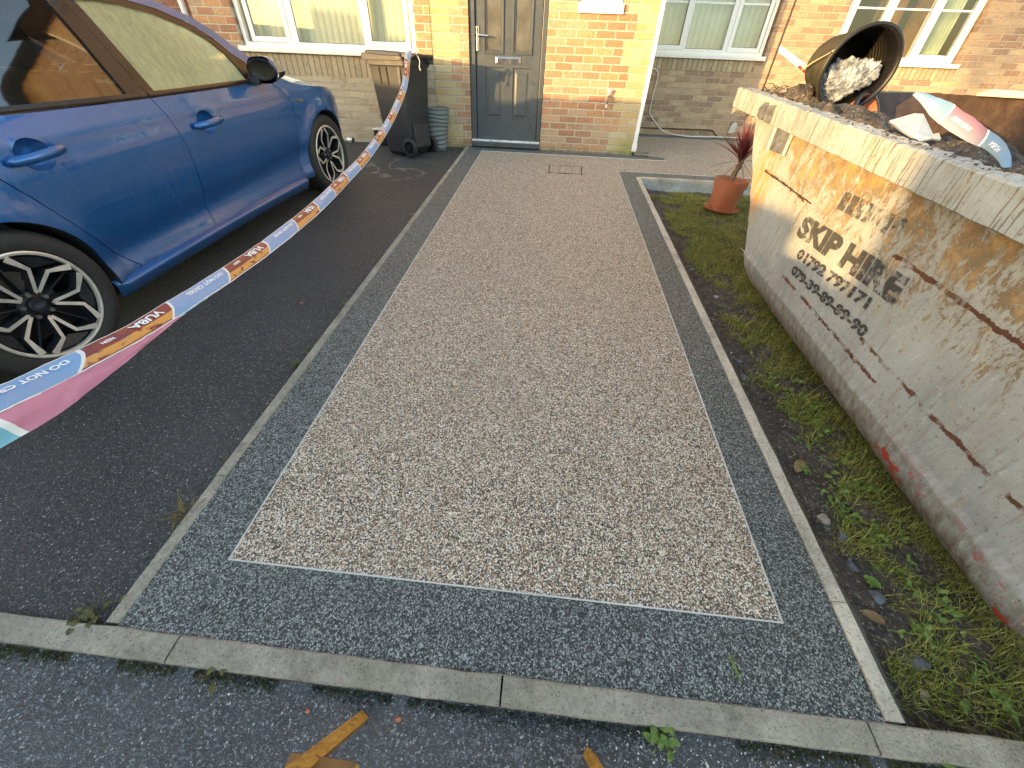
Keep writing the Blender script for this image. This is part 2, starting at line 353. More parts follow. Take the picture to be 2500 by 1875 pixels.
def skipmat(name,rimlike=False):
    t=NT(name); v=t.pos(); x,y,z=t.xyz(v)
    h0=t.math('SUBTRACT',z,t.math('MULTIPLY',t.math('ADD',y,4),.0774))   # height along the leaning body
    n0=t.noise(v,2.5,6,.65); c=t.mix(t.mr(n0,.3,.7),(.29,.322,.322),(.42,.452,.44))
    sp=t.noise(v,60,6,.75); c=t.mix(t.mr(sp,.57,.66,0,.8),c,(.11,.085,.065))
    # mud that has run along the base
    lo=t.mr(h0,-.02,-.30,0,1,True); nm=t.noise(t.scale(v,1,14,5),2.6,8,.7)
    c=t.mix(t.math('MULTIPLY',t.mr(nm,.35,.62),t.math('ADD',t.math('MULTIPLY',lo,.95),.05 if rimlike else .16)),c,(.13,.095,.075))
    dr=t.noise(t.scale(v,1,16,1.6),3.0,8,.72); c=t.mix(t.mr(dr,.56,.62,0,.0 if rimlike else .38),c,(.19,.13,.08))
    if not rimlike:
        fall=t.mr(h0,.60,.05,1,.08); ym=t.math('MULTIPLY',t.mr(y,-2.7,-3.7,.25,1),t.mr(y,-6.3,-5.0,.4,1))
        wsc=t.noise(v,3.2,4,.6); hot=t.math('MULTIPLY',t.math('MULTIPLY',fall,ym),t.mr(wsc,.25,.5,.35,1))
    else:
        hot=t.mr(t.noise(v,3.0,5,.6),.42,.65,0,.55)
        ck=t.noise(t.scale(v,1,58,2.5),1.5,5,.62,0); c=t.mix(t.math('MULTIPLY',t.mr(ck,.55,.59),.8),c,(.13,.10,.045))
    r1=t.noise(t.scale(v,1,5,3.0),2.3,12,.76,.8); r1b=t.noise(t.scale(v,1,1.6,.7),26,12,.80,.3)
    r1c=t.noise(t.scale(v,1,1.4,.8),80,6,.75); rr=t.math('ADD',t.math('MULTIPLY',r1,.45),t.math('ADD',t.math('MULTIPLY',r1b,.33),t.math('MULTIPLY',r1c,.22)))
    thr=t.math('SUBTRACT',.605,t.math('MULTIPLY',hot,.150 if rimlike else .192)); ru=t.math('MULTIPLY',t.math('SUBTRACT',rr,thr),30,clamp=True)
    rc=t.ramp(t.noise(v,15,10,.78),[(.36,(.028,.014,.009)),(.45,(.09,.036,.015)),(.51,(.20,.085,.024)),(.57,(.38,.20,.045)),(.66,(.52,.34,.10))])
    c=t.mix(ru,c,rc)
    halo=t.math('MULTIPLY',t.math('SUBTRACT',rr,t.math('SUBTRACT',thr,.085)),8,clamp=True)
    c=t.mix(t.math('MULTIPLY',halo,.38),c,(.42,.35,.20))
    if not rimlike:   # straight rust seams
        for zc,ya,yb in ((.30,-3.15,-3.75),(-.055,-3.85,-4.75),(.335,-4.4,-5.2),(.02,-4.55,-5.6)):
            wv=t.math('MULTIPLY',t.math('SUBTRACT',t.noise(v,26,6,.7),.5),.04)
            dz=t.math('ABSOLUTE',t.math('ADD',t.math('SUBTRACT',t.math('SUBTRACT',h0,zc),t.math('MULTIPLY',.0,y)),wv))
            mm=t.math('MULTIPLY',t.math('LESS_THAN',dz,.008),t.math('MULTIPLY',t.math('LESS_THAN',y,ya),t.math('GREATER_THAN',y,yb)))
            c=t.mix(t.math('MULTIPLY',mm,t.mr(t.noise(v,13,4),.4,.5)),c,(.10,.04,.018))
        # drip streaks under the lug
        st=t.noise(t.scale(v,1,26,2.2),2.2,8,.7); mk=t.math('MULTIPLY',t.math('MULTIPLY',t.mr(y,-3.38,-3.2,0,1,True),t.mr(y,-2.95,-3.05,0,1,True)),t.math('MULTIPLY',t.mr(z,.02,.2,0,1),t.mr(z,.56,.46,0,1)))
        c=t.mix(t.math('MULTIPLY',mk,t.mr(st,.47,.56)),c,(.55,.26,.05))
        # scraped red paint low down
        rd=t.noise(t.scale(v,1,1,1),11,8,.72); mk=t.math('MULTIPLY',t.mr(y,-4.75,-4.95,0,1),t.mr(h0,-.12,-.2,0,1)); c=t.mix(t.math('MULTIPLY',mk,t.mr(rd,.545,.565)),c,(.40,.055,.04))
    sc2=t.noise(t.scale(v,1,30,7),2.0,4,.6,1.2); c=t.mix(t.mr(sc2,.66,.68,0,.5),c,(.62,.62,.58))
    t.bump(t.math('ADD',t.math('MULTIPLY',ru,.5),t.math('ADD',t.math('MULTIPLY',t.noise(v,28,7,.7),.3),t.math('MULTIPLY',n0,.8))),.55,.006)
    return t.fin(c,t.mr(ru,0,1,.55,.9),0)
M_skip=skipmat('chipped_grey_skip_paint'); M_rim=skipmat('chipped_rim_paint',True)
def rustin():
    t=NT('brown_rusted_steel'); v=t.pos(); n1=t.noise(t.scale(v,1,1,1),7,10,.7); c=t.ramp(n1,[(.3,(.022,.014,.012)),(.5,(.062,.040,.032)),(.62,(.10,.066,.05)),(.8,(.2,.15,.11))])
    t.bump(n1,.8,.02); return t.fin(c,.75)
M_rust=rustin()
def worn(name,col,lo,hi,sc_=22):
    t=NT(name); v=t.pos(); n1=t.math('ADD',t.math('MULTIPLY',t.noise(v,sc_,10,.75),.6),t.math('MULTIPLY',t.noise(v,5,3,.6),.4))
    df=t.n('ShaderNodeBsdfTransparent'); mx=t.n('ShaderNodeMixShader'); t.l(t.mr(n1,lo,hi),mx.inputs[0]); t.l(t.p.outputs[0],mx.inputs[1]); t.l(df.outputs[0],mx.inputs[2]); t.l(mx.outputs[0],t.out.inputs[0])
    return t.fin(col,.8)
M_sten=worn('worn_black_stencil_paint',(.05,.05,.048),.50,.60)
M_sten2=worn('black_stencil_paint',(.045,.045,.047),.52,.62)
def tapemat():
    t=NT('claret_and_blue_tape'); uv=t.n('ShaderNodeUVMap'); uv.uv_map='UVMap'; x,y,z=t.xyz(uv.outputs[0])
    cv=t.math('MULTIPLY',t.math('POWER',y,2),-.05)
    s=t.math('DIVIDE',t.math('ADD',x,cv),.27); par=t.math('FLOORED_MODULO',t.math('FLOOR',s),2); fr=t.math('FRACT',s)
    c=t.mix(par,(.22,.38,.66),(.22,.045,.055))
    gold=t.math('MULTIPLY',par,t.math('MULTIPLY',t.math('GREATER_THAN',y,.56),t.math('LESS_THAN',y,.90))); c=t.mix(t.math('MULTIPLY',gold,t.mr(t.noise(t.scale(uv.outputs[0],8,1,1),3,2),.36,.44,0,.92)),c,(.72,.36,.10))
    wl=t.math('MAXIMUM',t.math('LESS_THAN',fr,.035),t.math('GREATER_THAN',y,.95)); wl=t.math('MAXIMUM',wl,t.math('LESS_THAN',y,.03)); c=t.mix(wl,c,(.78,.80,.80))
    tl=t.n('ShaderNodeBsdfTranslucent'); t.l(c,tl.inputs[0]); mx=t.n('ShaderNodeMixShader'); mx.inputs[0].default_value=.22; t.fin(c,.28,**{'Coat Weight':.3})
    t.l(t.p.outputs[0],mx.inputs[1]); t.l(tl.outputs[0],mx.inputs[2]); t.l(mx.outputs[0],t.out.inputs[0]); return t.m
def tapeback(ph):
    t=NT('pale_tape_reverse'); uv=t.n('ShaderNodeUVMap'); uv.uv_map='UVMap'; x,y,z=t.xyz(uv.outputs[0])
    s=t.math('DIVIDE',t.math('SUBTRACT',t.math('ADD',x,t.math('MULTIPLY',y,.02)),ph),.46); par=t.math('FLOORED_MODULO',t.math('FLOOR',s),2); fr=t.math('FRACT',s)
    c=t.mix(par,(.20,.48,.62),(.56,.22,.33)); c=t.mix(t.math('LESS_THAN',fr,.03),c,(.78,.80,.80))
    return t.fin(c,.35)
def palemat():
    t=NT('pale_printed_tape'); uv=t.n('ShaderNodeUVMap'); uv.uv_map='UVMap'; x,y,z=t.xyz(uv.outputs[0]); s=t.math('DIVIDE',t.math('ADD',x,t.math('MULTIPLY',t.math('POWER',y,2),.05)),.27); par=t.math('FLOORED_MODULO',t.math('FLOOR',s),2)
    c=t.mix(par,t.mix(y,(.24,.36,.42),(.16,.28,.44)),t.mix(y,(.34,.34,.40),(.26,.13,.18))); c=t.mix(t.math('LESS_THAN',t.math('FRACT',s),.04),c,(.75,.78,.78)); return t.fin(c,.3)
M_tapep=palemat()
M_tape=tapemat()
M_tletter=plain('white_tape_print',(.8,.81,.82),.4,var=.02)
def leafmat(name,cols,rough=.5,trans=.3):
    t=NT(name); v=t.pos(); n1=t.noise(v,17,4,.6); oi=t.white(t.vor(v,90)['Color']); c=t.ramp(t.math('ADD',t.math('MULTIPLY',n1,.5),t.math('MULTIPLY',oi,.5)),[(.2+.6*i/(len(cols)-1),q) for i,q in enumerate(cols)])
    tl=t.n('ShaderNodeBsdfTranslucent'); t.l(c,tl.inputs[0]); mx=t.n('ShaderNodeMixShader'); mx.inputs[0].default_value=trans; t.fin(c,rough)
    t.l(t.p.outputs[0],mx.inputs[1]); t.l(tl.outputs[0],mx.inputs[2]); t.l(mx.outputs[0],t.out.inputs[0]); return t.m
M_grass=leafmat('lawn_blades',[(.08,.105,.018),(.19,.23,.035),(.30,.32,.06),(.46,.40,.15)])
M_weed=leafmat('weed_leaves',[(.09,.17,.035),(.17,.27,.06),(.28,.38,.11)])
M_moss=leafmat('moss',[(.06,.06,.018),(.11,.11,.03),(.18,.16,.06)])
M_cord=leafmat('purple_cordyline_leaf',[(.09,.022,.028),(.17,.04,.045),(.28,.09,.08)],.4,.15)
M_dry=leafmat('dead_leaf',[(.25,.17,.09),(.34,.24,.12),(.42,.31,.16)])
M_stone=plain('blue_grey_stone',(.10,.11,.13),.6,var=.45,sc_=30,bump=.4); M_stoneb=plain('tan_stone',(.34,.30,.25),.7,var=.3,sc_=30); M_stonew=plain('white_chip',(.70,.69,.64),.7)
M_film=NT('crumpled_clear_film')
def film(t):
    v=t.pos(True); n1=t.noise(v,16,5,.7); tr=t.n('ShaderNodeBsdfTransparent'); tr.inputs[0].default_value=(.8,.82,.84,1)
    mx=t.n('ShaderNodeMixShader'); t.l(t.mr(n1,                .38,.60,.15,.85),mx.inputs[0]); t.l(tr.outputs[0],mx.inputs[1]); t.l(t.p.outputs[0],mx.inputs[2]); t.l(mx.outputs[0],t.out.inputs[0])
    return t.fin((.44,.48,.53),.12)
M_film=film(M_film)
M_paper=plain('muddy_white_sheet',(.46,.50,.51),.6,var=.12,sc_=14)
M_bark=plain('grey_brown_bark',(.17,.12,.08),.85,var=.4,sc_=30,bump=.8,bs=60)
M_roof=plain('dark_roof_tile',(.07,.06,.055),.8)
M_fence=plain('weathered_fence_board',(.16,.11,.07),.85,var=.3)

# ---------------------------------------------------------------- the setting
def sheet(name,mat,x0,x1,ys,off,nx=2,bumpy=0):
    mb=MB(); xs=[x0+(x1-x0)*i/(nx-1) for i in range(nx)]
    vs=[(x,y,zg(x,y)+off+(bumpy*fbm(x*3,y*3) if bumpy else 0)) for y in ys for x in xs]
    fs=[(j*nx+i,j*nx+i+1,(j+1)*nx+i+1,(j+1)*nx+i) for j in range(len(ys)-1) for i in range(nx-1)]
    mb.add(vs,fs); return struct(name,mb,mat)
g=MB(); prof=[(-300,-.95),(-9.4,-.95),(-9.2,-.80),(-5.7,-.56),(0,-.25),(6,-.2),(300,-.2)]
for i in range(len(prof)-1):
    (ya,za),(yb,zb)=prof[i],prof[i+1]; g.add([(-300,ya,za),(300,ya,za),(300,yb,zb),(-300,yb,zb)],[(0,1,2,3)])
struct('ground',g,M_pave)
sheet('driveway',M_asph,-14,-1.005,[-5.77,-2.5,.02],-.014)
sheet('pavement',M_pave,-14,14,[-9.2,-7,-5.8],-.012)
# resin path: grey border laid first, beige panel proud of it
PTH=-1.02
def flat(name,mat,poly,off,kind='structure',thick=.03):
    mb=MB(); mb.prism(poly,lambda p,d:(p[0],p[1],zg(p[0],p[1])+off-d),thick,0); o=obj(name,mb,mat)
    if kind: o['kind']=kind
    return o
mb=MB()
def quad(mb,x0,x1,y0,y1,off,thick=.03):
    ys=[y0,0,y1] if y0<-.0001 and y1>.0001 else [y0,y1]
    for a,b in zip(ys[:-1],ys[1:]):
        P=[(x0,a),(x1,a),(x1,b),(x0,b)]; mb.prism(P,lambda p,d:(p[0],p[1],zg(p[0],p[1] if p[1]!=0 or True else 0)+off-d),thick,0)
XL,XR,YF,YB=-.765,.99,-5.56,-.197
quad(mb,-.968,XL,-5.772,0,0); quad(mb,XR,1.166,-5.772,-1.0,0); quad(mb,XL,XR,-5.772,YF,0); quad(mb,XL,1.62,YB,0,0); quad(mb,XR,4.2,-1.0,-.80,0); quad(mb,1.29,4.2,1.45,1.70,0)
quad(mb,1.62,1.66,YB,-.05,0)
struct('path_border',mb,M_dark)
mb=MB(); quad(mb,XL,XR,YF,YB,0); quad(mb,XR,4.2,-.80,YB,0); quad(mb,1.66,4.2,YB,0,0); quad(mb,1.29,4.2,0,1.45,0)
struct('path',mb,M_beige)
# thin white strips let in between the two colours
mb=MB()
def strip(x0,x1,y0,y1): quad(mb,x0,x1,y0,y1,.0035,.02)
e=.0020
strip(XL-e,XL+e,YF,YB); strip(XL-e,XR+e,YF-.002,YF+.002); strip(XR-e,XR+e,YF+.0021,-.80); strip(XR+e,4.2,-.8025,-.7975); strip(XL+e,1.68,YB-.0022,YB+.0022)
struct('path_trim_line',mb,M_line)
# edging kerbs, one object per concrete length
def edging(name,a,b,w_,along,label,group,mat,top=.004,depth=.15,wob=.0):
    # a,b: start/end coordinate along axis, w_=(lo,hi) across
    mb=MB(); n=18; vs=[]
    for i in range(n+1):
        s=a+(b-a)*i/n
        for j,c in enumerate((w_[0],w_[0]+.004,w_[1]-.004,w_[1])):
            x,y=(s,c) if along=='x' else (c,s)
            jit=.0016*fbm(s*9+j*5,c*30)
            if along=='x': y+=jit*1.6
            else: x+=jit*1.6
            z=zg(x,y)+top-(.004 if j in (0,3) else 0)+.0015*fbm(s*6,j)
            vs.append((x,y,z))
        for c in (w_[0],w_[1]):
            x,y=(s,c) if along=='x' else (c,s); vs.append((x,y,zg(x,y)-depth))
    fs=[]
    for i in range(n):
        p=i*6; q=p+6
        for (s_,t_) in ((0,1),(1,2),(2,3)): fs.append((p+s_,q+s_,q+t_,p+t_))
        fs.append((p+4,q+4,q,p)); fs.append((p+3,q+3,q+5,p+5))
    fs+= [(0,1,2,3,5,4),tuple(n*6+k for k in (4,5,3,2,1,0))]
    mb.add(vs,fs); o=obj(name,mb,mat); 
    bm=bmesh.new(); bm.from_mesh(o.data); bmesh.ops.recalc_face_normals(bm,faces=bm.faces); bm.to_mesh(o.data); bm.free()
    tag(o,label,'kerb',group); return o
xs=[-4.43,-3.515,-2.6,-1.685,-.766,.160,1.115,2.02,2.95]
nm=['leftmost visible grey kerb length by the pavement','worn kerb length below the driveway, left of the car wheel','worn kerb length along the asphalt driveway edge','kerb length where the driveway meets the path corner, ending at a dark crack','long weathered kerb piece in front of the left half of the path','long weathered kerb piece in front of the right half of the path','kerb piece ending the path corner beside the mossy soil','grey kerb piece in front of the weeds below the skip']
for i in range(8):
    edging('kerb',xs[i]+.0028,xs[i+1]-.0028,(-5.838,-5.772),'x',nm[i],'front kerb lengths',M_kerb,.006)
ys=[-5.765,-5.27,-4.367,-3.45,-2.54,-1.63,-.72,-.02]
nm=['chipped edging piece at the front left corner of the path','mossy edging piece beside the asphalt, second from the front','edging piece beside the asphalt level with the rear car tyre','edging piece between asphalt and path, middle of the run','edging piece between asphalt and path opposite the front car door','edging piece beside the front wheel of the blue car','short edging piece ending at the door corner']
for i in range(7): edging('path_edging',ys[i]+.0015,ys[i+1]-.0015,(-1.008,-.966),'y',nm[i],'left edging run',M_kerb,.008 if i else .004)
ys=[-5.768,-5.485,-4.862,-3.95,-3.04,-2.2,-1.03]
nm=['pale edging piece at the front right corner of the path','pale edging piece beside the broadleaf weeds','pale edging piece beside the stones and soil','pale edging piece opposite the skip lettering','pale edging piece beside the lawn middle','pale edging piece reaching the inner lawn corner']
for i in range(6): edging('path_edging',ys[i]+.0015,ys[i+1]-.0015,(1.168,1.214),'y',nm[i],'right edging run',M_edge,.010)
edging('path_edging',1.2155,4.2,(-1.046,-1.0),'x','pale edging across the top of the lawn with a grey cement face','right edging run',M_edge,.010,.02)
mb=MB(); mb.grid(24,5,lambda a,b:(1.216+2.98*a,-1.046-.004*fbm(a*30,b*4)-.012*b**3,zg(0,-1.046)-.012-.115*b),flip=True)
tag(obj('cement_face',mb,M_render,smooth=True),'smeared grey cement face below the pale edging at the top of the lawn','retaining edge')
# haunching mortar + lawn soil
def zl(x,y):
    k=min(1,max(0,(x-1.214)/.10)); b=-.022-.055*k
    if y>-1.6: b-=.035*min(1,(y+1.6)/.5)
    n_=.016*fbm(x*5,y*5)+.007*fbm(x*22,y*22)
    return zg(x,y)+b+n_*k
mb=MB(); NX,NY=75,170
mb.grid(NX,NY,lambda a,b:((lambda x,y:(x,y,zl(x,y)))(1.212+2.9*(a**1.6),-5.77+4.72*b)),flip=True)
struct('lawn_soil',mb,M_soil,smooth=True)
mb=MB(); mb.grid(8,60,lambda a,b:((lambda x,y:(x,y,zg(x,y)-.004-.048*a**1.3+.004*fbm(x*20,y*9)))(1.213+(.055+.02*fbm(b*9,3))*a,-5.765+3.0*b)),flip=True)
struct('mortar_haunch',mb,concrete('dark_mortar',(.085,.078,.07),(.14,.13,.115),.1),smooth=True)

# ---------------------------------------------------------------- the two houses
def wallmb(x0,x1,z0,z1,holes,y,t=.12):
    mb=MB(); X=sorted({x0,x1,*[h[0] for h in holes],*[h[1] for h in holes]}); Z=sorted({z0,z1,*[h[2] for h in holes],*[h[3] for h in holes]})
    X=[a for a in X if x0<=a<=x1]; Z=[a for a in Z if z0<=a<=z1]
    for i in range(len(X)-1):
        for j in range(len(Z)-1):
            cx,cz=(X[i]+X[i+1])/2,(Z[j]+Z[j+1])/2
            if any(h[0]<cx<h[1] and h[2]<cz<h[3] for h in holes): continue
            mb.add([(X[i],y,Z[j]),(X[i+1],y,Z[j]),(X[i+1],y,Z[j+1]),(X[i],y,Z[j+1])],[(0,1,2,3)])
    for a,b,c,d in holes:
        c=max(c,z0)
        mb.add([(a,y,c),(a,y+t,c),(a,y+t,d),(a,y,d)],[(0,1,2,3)]); mb.add([(b,y,c),(b,y,d),(b,y+t,d),(b,y+t,c)],[(0,1,2,3)])
        mb.add([(a,y,c),(b,y,c),(b,y+t,c),(a,y+t,c)],[(0,1,2,3)]); mb.add([(a,y,d),(a,y+t,d),(b,y+t,d),(b,y,d)],[(0,1,2,3)])
    return mb
A=empty('brick_house',(0,0,0),'orange and buff brick house front with the dark grey door and a blind-covered window','house')
B=empty('brick_house',(1.25,1.7,0),'brown brick neighbouring house set back to the right of the porch, with two white windows','house')
# house A: left front
HL=(-3.83,-1.585,.90,2.12); HD=(-.935,0,-.1,2.12); HS=(.335,.83,1.40,2.05)
top=5.4
obj('wall',local(wallmb(-1.386,1.25,-.3,top,[HD,HS],0),A),M_bo,A)
obj('wall',local(wallmb(-4.35,-1.386,.885,top,[HL],0),A),M_bo,A)
obj('wall',local(wallmb(-4.35,-1.386,-.3,.885,[],0),A),M_bb,A,label='buff lower wall under the left window')
obj('wall',local(wallmb(-9,-4.35,-.3,top,[],.18),A),M_bd,A,label='deep red brick return beyond the downpipe')
mb=MB(); mb.add([(1.25,0,-.3),(1.25,1.7,-.3),(1.25,1.7,top),(1.25,0,top)],[(0,1,2,3)]); obj('side_wall',local(mb,A),M_by,A)
mb=MB(); mb.add([(-4.35,0,-.3),(-4.35,.18,-.3),(-4.35,.18,top),(-4.35,0,top)],[(3,2,1,0)])
obj('side_wall',local(mb,A),M_by,A)
mb=MB(); mb.box((-9,-.35,top),(1.55,6,top+.06)); mb.add([(-9,-.4,top),(1.6,-.4,top),(1.6,4,top+2.6),(-9,4,top+2.6)],[(0,1,2,3)]); obj('roof',local(mb,A),M_roof,A)
mb=MB(); mb.box((-3.84,-.004,.665),(-1.6,.02,.885)); obj('soldier_course',local(mb,A),M_sold,A)
# house B
H1=(1.26,3.19,1.07,2.3); H2=(4.09,5.87,1.07,2.3)
topB=7.2
obj('wall',local(wallmb(1.25,12,-.3,topB,[H1,H2],1.7),B),M_bp,B)
mb=MB(); mb.box((1.30,1.696,.895),(3.06,1.72,1.035)); obj('soldier_course',local(mb,B),M_sold,B)
mb=MB(); mb.box((4.05,1.696,.895),(5.92,1.72,1.035)); obj('soldier_course',local(mb,B),M_sold,B)
mb=MB(); mb.add([(1.2,1.3,topB),(12,1.3,topB),(12,5.5,topB+2.6),(1.2,5.5,topB+2.6)],[(0,1,2,3)]); obj('roof',local(mb,B),M_roof,B)
def window(par,y,x0,x1,z0,z1,panes,sill,label,bar=None,room=True):
    """outer frame x0..x1; panes=[(xa,xb,za,sash)]; sill=(xa,xb,zlow,zhigh,proud)"""
    fr=MB(); yf=y+.055; dp=.06
    zt=z1
    # frame members around the fixed lights
    ed=[x0]; 
    fr.box((x0,yf,z0),(x1,yf+dp,z0+.045)); fr.box((x0,yf,zt-.05),(x1,yf+dp,zt))
    fr.box((x0,yf,z0+.045),(x0+.05,yf+dp,zt-.05)); fr.box((x1-.05,yf,z0+.045),(x1,yf+dp,zt-.05))
    for i in range(len(panes)-1):
        a=panes[i][1]+(.048 if panes[i][3] else 0); b=panes[i+1][0]-(.048 if panes[i+1][3] else 0)
        fr.box((a-.002,yf+.002,z0+.045),(b+.002,yf+dp,zt-.05))
    F=obj('window',local(fr,par),M_upvc,par,bevel=.004,label=label)
    for (xa,xb,za,sash) in panes:
        if sash:
            s=MB(); ys=yf-.012
            s.box((xa-.052,ys,za-.052),(xb+.052,ys+.05,za)); s.box((xa-.052,ys,zt-.10),(xb+.052,ys+.05,zt-.048))
            s.box((xa-.052,ys,za),(xa,ys+.05,zt-.10)); s.box((xb,ys,za),(xb+.052,ys+.05,zt-.10))
            obj('window_sash',local(s,par),M_upvc,F,bevel=.005)
        else:
            s=MB(); ys=yf-.004
            for bx in (((xa-.03,ys,za-.03),(xb+.03,ys+.03,za)),((xa-.03,ys,za),(xa,ys+.03,zt-.06)),((xb,ys,za),(xb+.03,ys+.03,zt-.06))): s.box(*bx)
            obj('glazing_bead',local(s,par),M_upvc,F,bevel=.003)
        g=MB(); yy=yf+.014; g.add([(xa-.003,yy,za-.003),(xb+.003,yy,za-.003),(xb+.003,yy,zt-.098),(xa-.003,yy,zt-.098)],[(0,1,2,3)])
        obj('window_pane',local(g,par),M_glass,F)
        k=MB()
        for bx in (((xa,yf+.005,za),(xb,yf+.012,za+.005)),((xa,yf+.005,za),(xa+.005,yf+.012,zt-.1)),((xb-.005,yf+.005,za),(xb,yf+.012,zt-.1))): k.box(*bx)
        obj('window_gasket',local(k,par),M_seal,F)
        if bar:
            b_=MB(); b_.box((xa,yf+.006,bar-.010),(xb,yf+.022,bar+.010)); obj('glazing_bar',local(b_,par),M_upvc,F)
    s=MB(); sa,sb,sl,sh,pr=sill; s.box((sa,y-pr,sl+.018),(sb,yf+.02,sh)); s.box((sa,y-pr,sl),(sb,y-pr+.02,sl+.018)); obj('window_sill',local(s,par),M_upvc,F,bevel=.004)
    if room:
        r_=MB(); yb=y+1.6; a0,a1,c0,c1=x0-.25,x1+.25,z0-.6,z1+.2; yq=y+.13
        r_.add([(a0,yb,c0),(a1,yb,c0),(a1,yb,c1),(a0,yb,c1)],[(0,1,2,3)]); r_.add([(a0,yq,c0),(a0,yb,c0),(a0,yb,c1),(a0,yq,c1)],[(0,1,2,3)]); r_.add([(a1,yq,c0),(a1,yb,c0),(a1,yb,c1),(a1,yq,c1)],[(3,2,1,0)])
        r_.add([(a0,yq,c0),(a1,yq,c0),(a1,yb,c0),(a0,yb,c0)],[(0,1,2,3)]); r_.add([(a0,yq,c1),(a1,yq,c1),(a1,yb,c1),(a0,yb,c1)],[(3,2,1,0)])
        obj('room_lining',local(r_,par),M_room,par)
    return F
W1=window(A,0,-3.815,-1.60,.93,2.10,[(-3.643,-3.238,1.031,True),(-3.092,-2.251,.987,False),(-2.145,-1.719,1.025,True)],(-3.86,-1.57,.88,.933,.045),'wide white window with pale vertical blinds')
# vertical blinds behind the panes (a gap leaves grey glass showing at the left of each light)
def blinds(par,x0,x1,y,z0,z1,pitch,wid,ang,mat,win):
    mb=MB(); x=x0; i=0
    while x<x1:
        c,s_=math.cos(ang),math.sin(ang); a=Vector((x-wid/2*c,y-wid/2*s_,0)); b=Vector((x+wid/2*c,y+wid/2*s_,0)); m_=(a+b)/2+Vector((s_*.006,-c*.006,0))
        vs=[(*a.xy,z0),(*m_.xy,z0),(*b.xy,z0),(*a.xy,z1),(*m_.xy,z1),(*b.xy,z1)]
        mb.add(vs,[(0,1,4,3),(1,2,5,4)]); x+=pitch; i+=1
    return obj('vertical_blind',local(mb,par),mat,win,smooth=False)
blinds(A,-3.78,-1.62,.19,.95,2.1,.082,.089,R(9),M_blind,W1)
WS=window(A,0,.345,.82,1.415,2.04,[(.42,.745,1.50,True)],(.325,.835,1.335,1.418,.03),'small white window beside the door')
W2=window(B,1.7,1.29,3.165,1.085,2.28,[(1.40,1.928,1.178,True),(2.023,2.565,1.145,False),(2.685,3.05,1.178,True)],(1.255,3.195,1.035,1.086,.05),'white three-light window behind the porch corner, drawn grey blinds',bar=1.64)
W3=window(B,1.7,4.11,5.845,1.085,2.28,[(4.22,4.60,1.178,True),(4.73,5.215,1.14,False),(5.33,5.735,1.178,True)],(4.05,5.91,1.038,1.086,.05),'white three-light window above the skip with dark room behind',bar=1.64)
blinds(B,1.3,3.15,1.86,1.1,2.28,.088,.094,R(8),M_curt,W2)
# curtain in the last light of the far window and furniture behind it
mb=MB(); mb.grid(60,2,lambda a,b:(5.42+.27*a,1.90+.02*math.sin(a*38),1.1+1.2*b)); obj('curtain',local(mb,B),plain('sage_curtain',(.50,.56,.42),.85),W3,smooth=True)
mb=MB(); mb.box((4.9,2.5,.9),(5.3,2.6,2.0)); mb.box((5.3,2.2,.8),(5.5,2.3,1.9)); mb.box((4.2,2.1,1.0),(4.9,2.6,1.22)); obj('room_furniture',local(mb,B),M_wood,W3)
# ---------------------------------------------------------------- door
D=MB(); y0=.035
D.box((-.93,y0-.01,.03),(-.862,y0+.09,2.1)); D.box((-.06,y0-.01,.03),(-.003,y0+.09,2.1)); D.box((-.862,y0-.01,2.05),(-.06,y0+.09,2.1))
DF=obj('door_frame',local(D,A),M_door,A,bevel=.006,label='anthracite door frame')
L=MB(); yl=y0+.012
xa,xb,za,zb=-.853,-.068,.072,2.045
up1,up2=(-.76,-.514,.951,1.92),(-.414,-.167,.951,1.92); lo1,lo2=(-.742,-.52,.302,.83),(-.397,-.175,.302,.83)
X=sorted({xa,xb,up1[0],up1[1],up2[0],up2[1],lo1[0],lo1[1],lo2[0],lo2[1]}); Z=sorted({za,zb,.302,.83,.951,1.92})
hol=[up1,up2,lo1,lo2]
for i in range(len(X)-1):
    for j in range(len(Z)-1):
        cx,cz=(X[i]+X[i+1])/2,(Z[j]+Z[j+1])/2
        if any(h[0]<cx<h[1] and h[2]<cz<h[3] for h in hol): continue
        L.add([(X[i],yl,Z[j]),(X[i+1],yl,Z[j]),(X[i+1],yl,Z[j+1]),(X[i],yl,Z[j+1])],[(0,1,2,3)])
def inset(mb,h,steps):
    a,b,c,d=h; pr=(a,b,c,d,yl)
    for dx,dy in steps:
        n=(pr[0]+dx,pr[1]-dx,pr[2]+dx,pr[3]-dx,pr[4]+dy)
        P=lambda q:[(q[0],q[4],q[2]),(q[1],q[4],q[2]),(q[1],q[4],q[3]),(q[0],q[4],q[3])]
        p0,p1=P(pr),P(n); mb.add(p0+p1,[(0,1,5,4),(1,2,6,5),(2,3,7,6),(3,0,4,7)]); pr=n
    return pr
for h in (lo1,lo2):
    q=inset(L,h,[(.006,.012),(.022,.0),(.022,-.010)]); L.add([(q[0],q[4],q[2]),(q[1],q[4],q[2]),(q[1],q[4],q[3]),(q[0],q[4],q[3])],[(0,1,2,3)])
for h in (up1,up2): q=inset(L,h,[(.004,-.014),(.012,0),(.008,.012),(.012,0),(.004,.012)])
DL=obj('door_leaf',local(L,A),M_door,A,label='dark grey panelled door leaf')
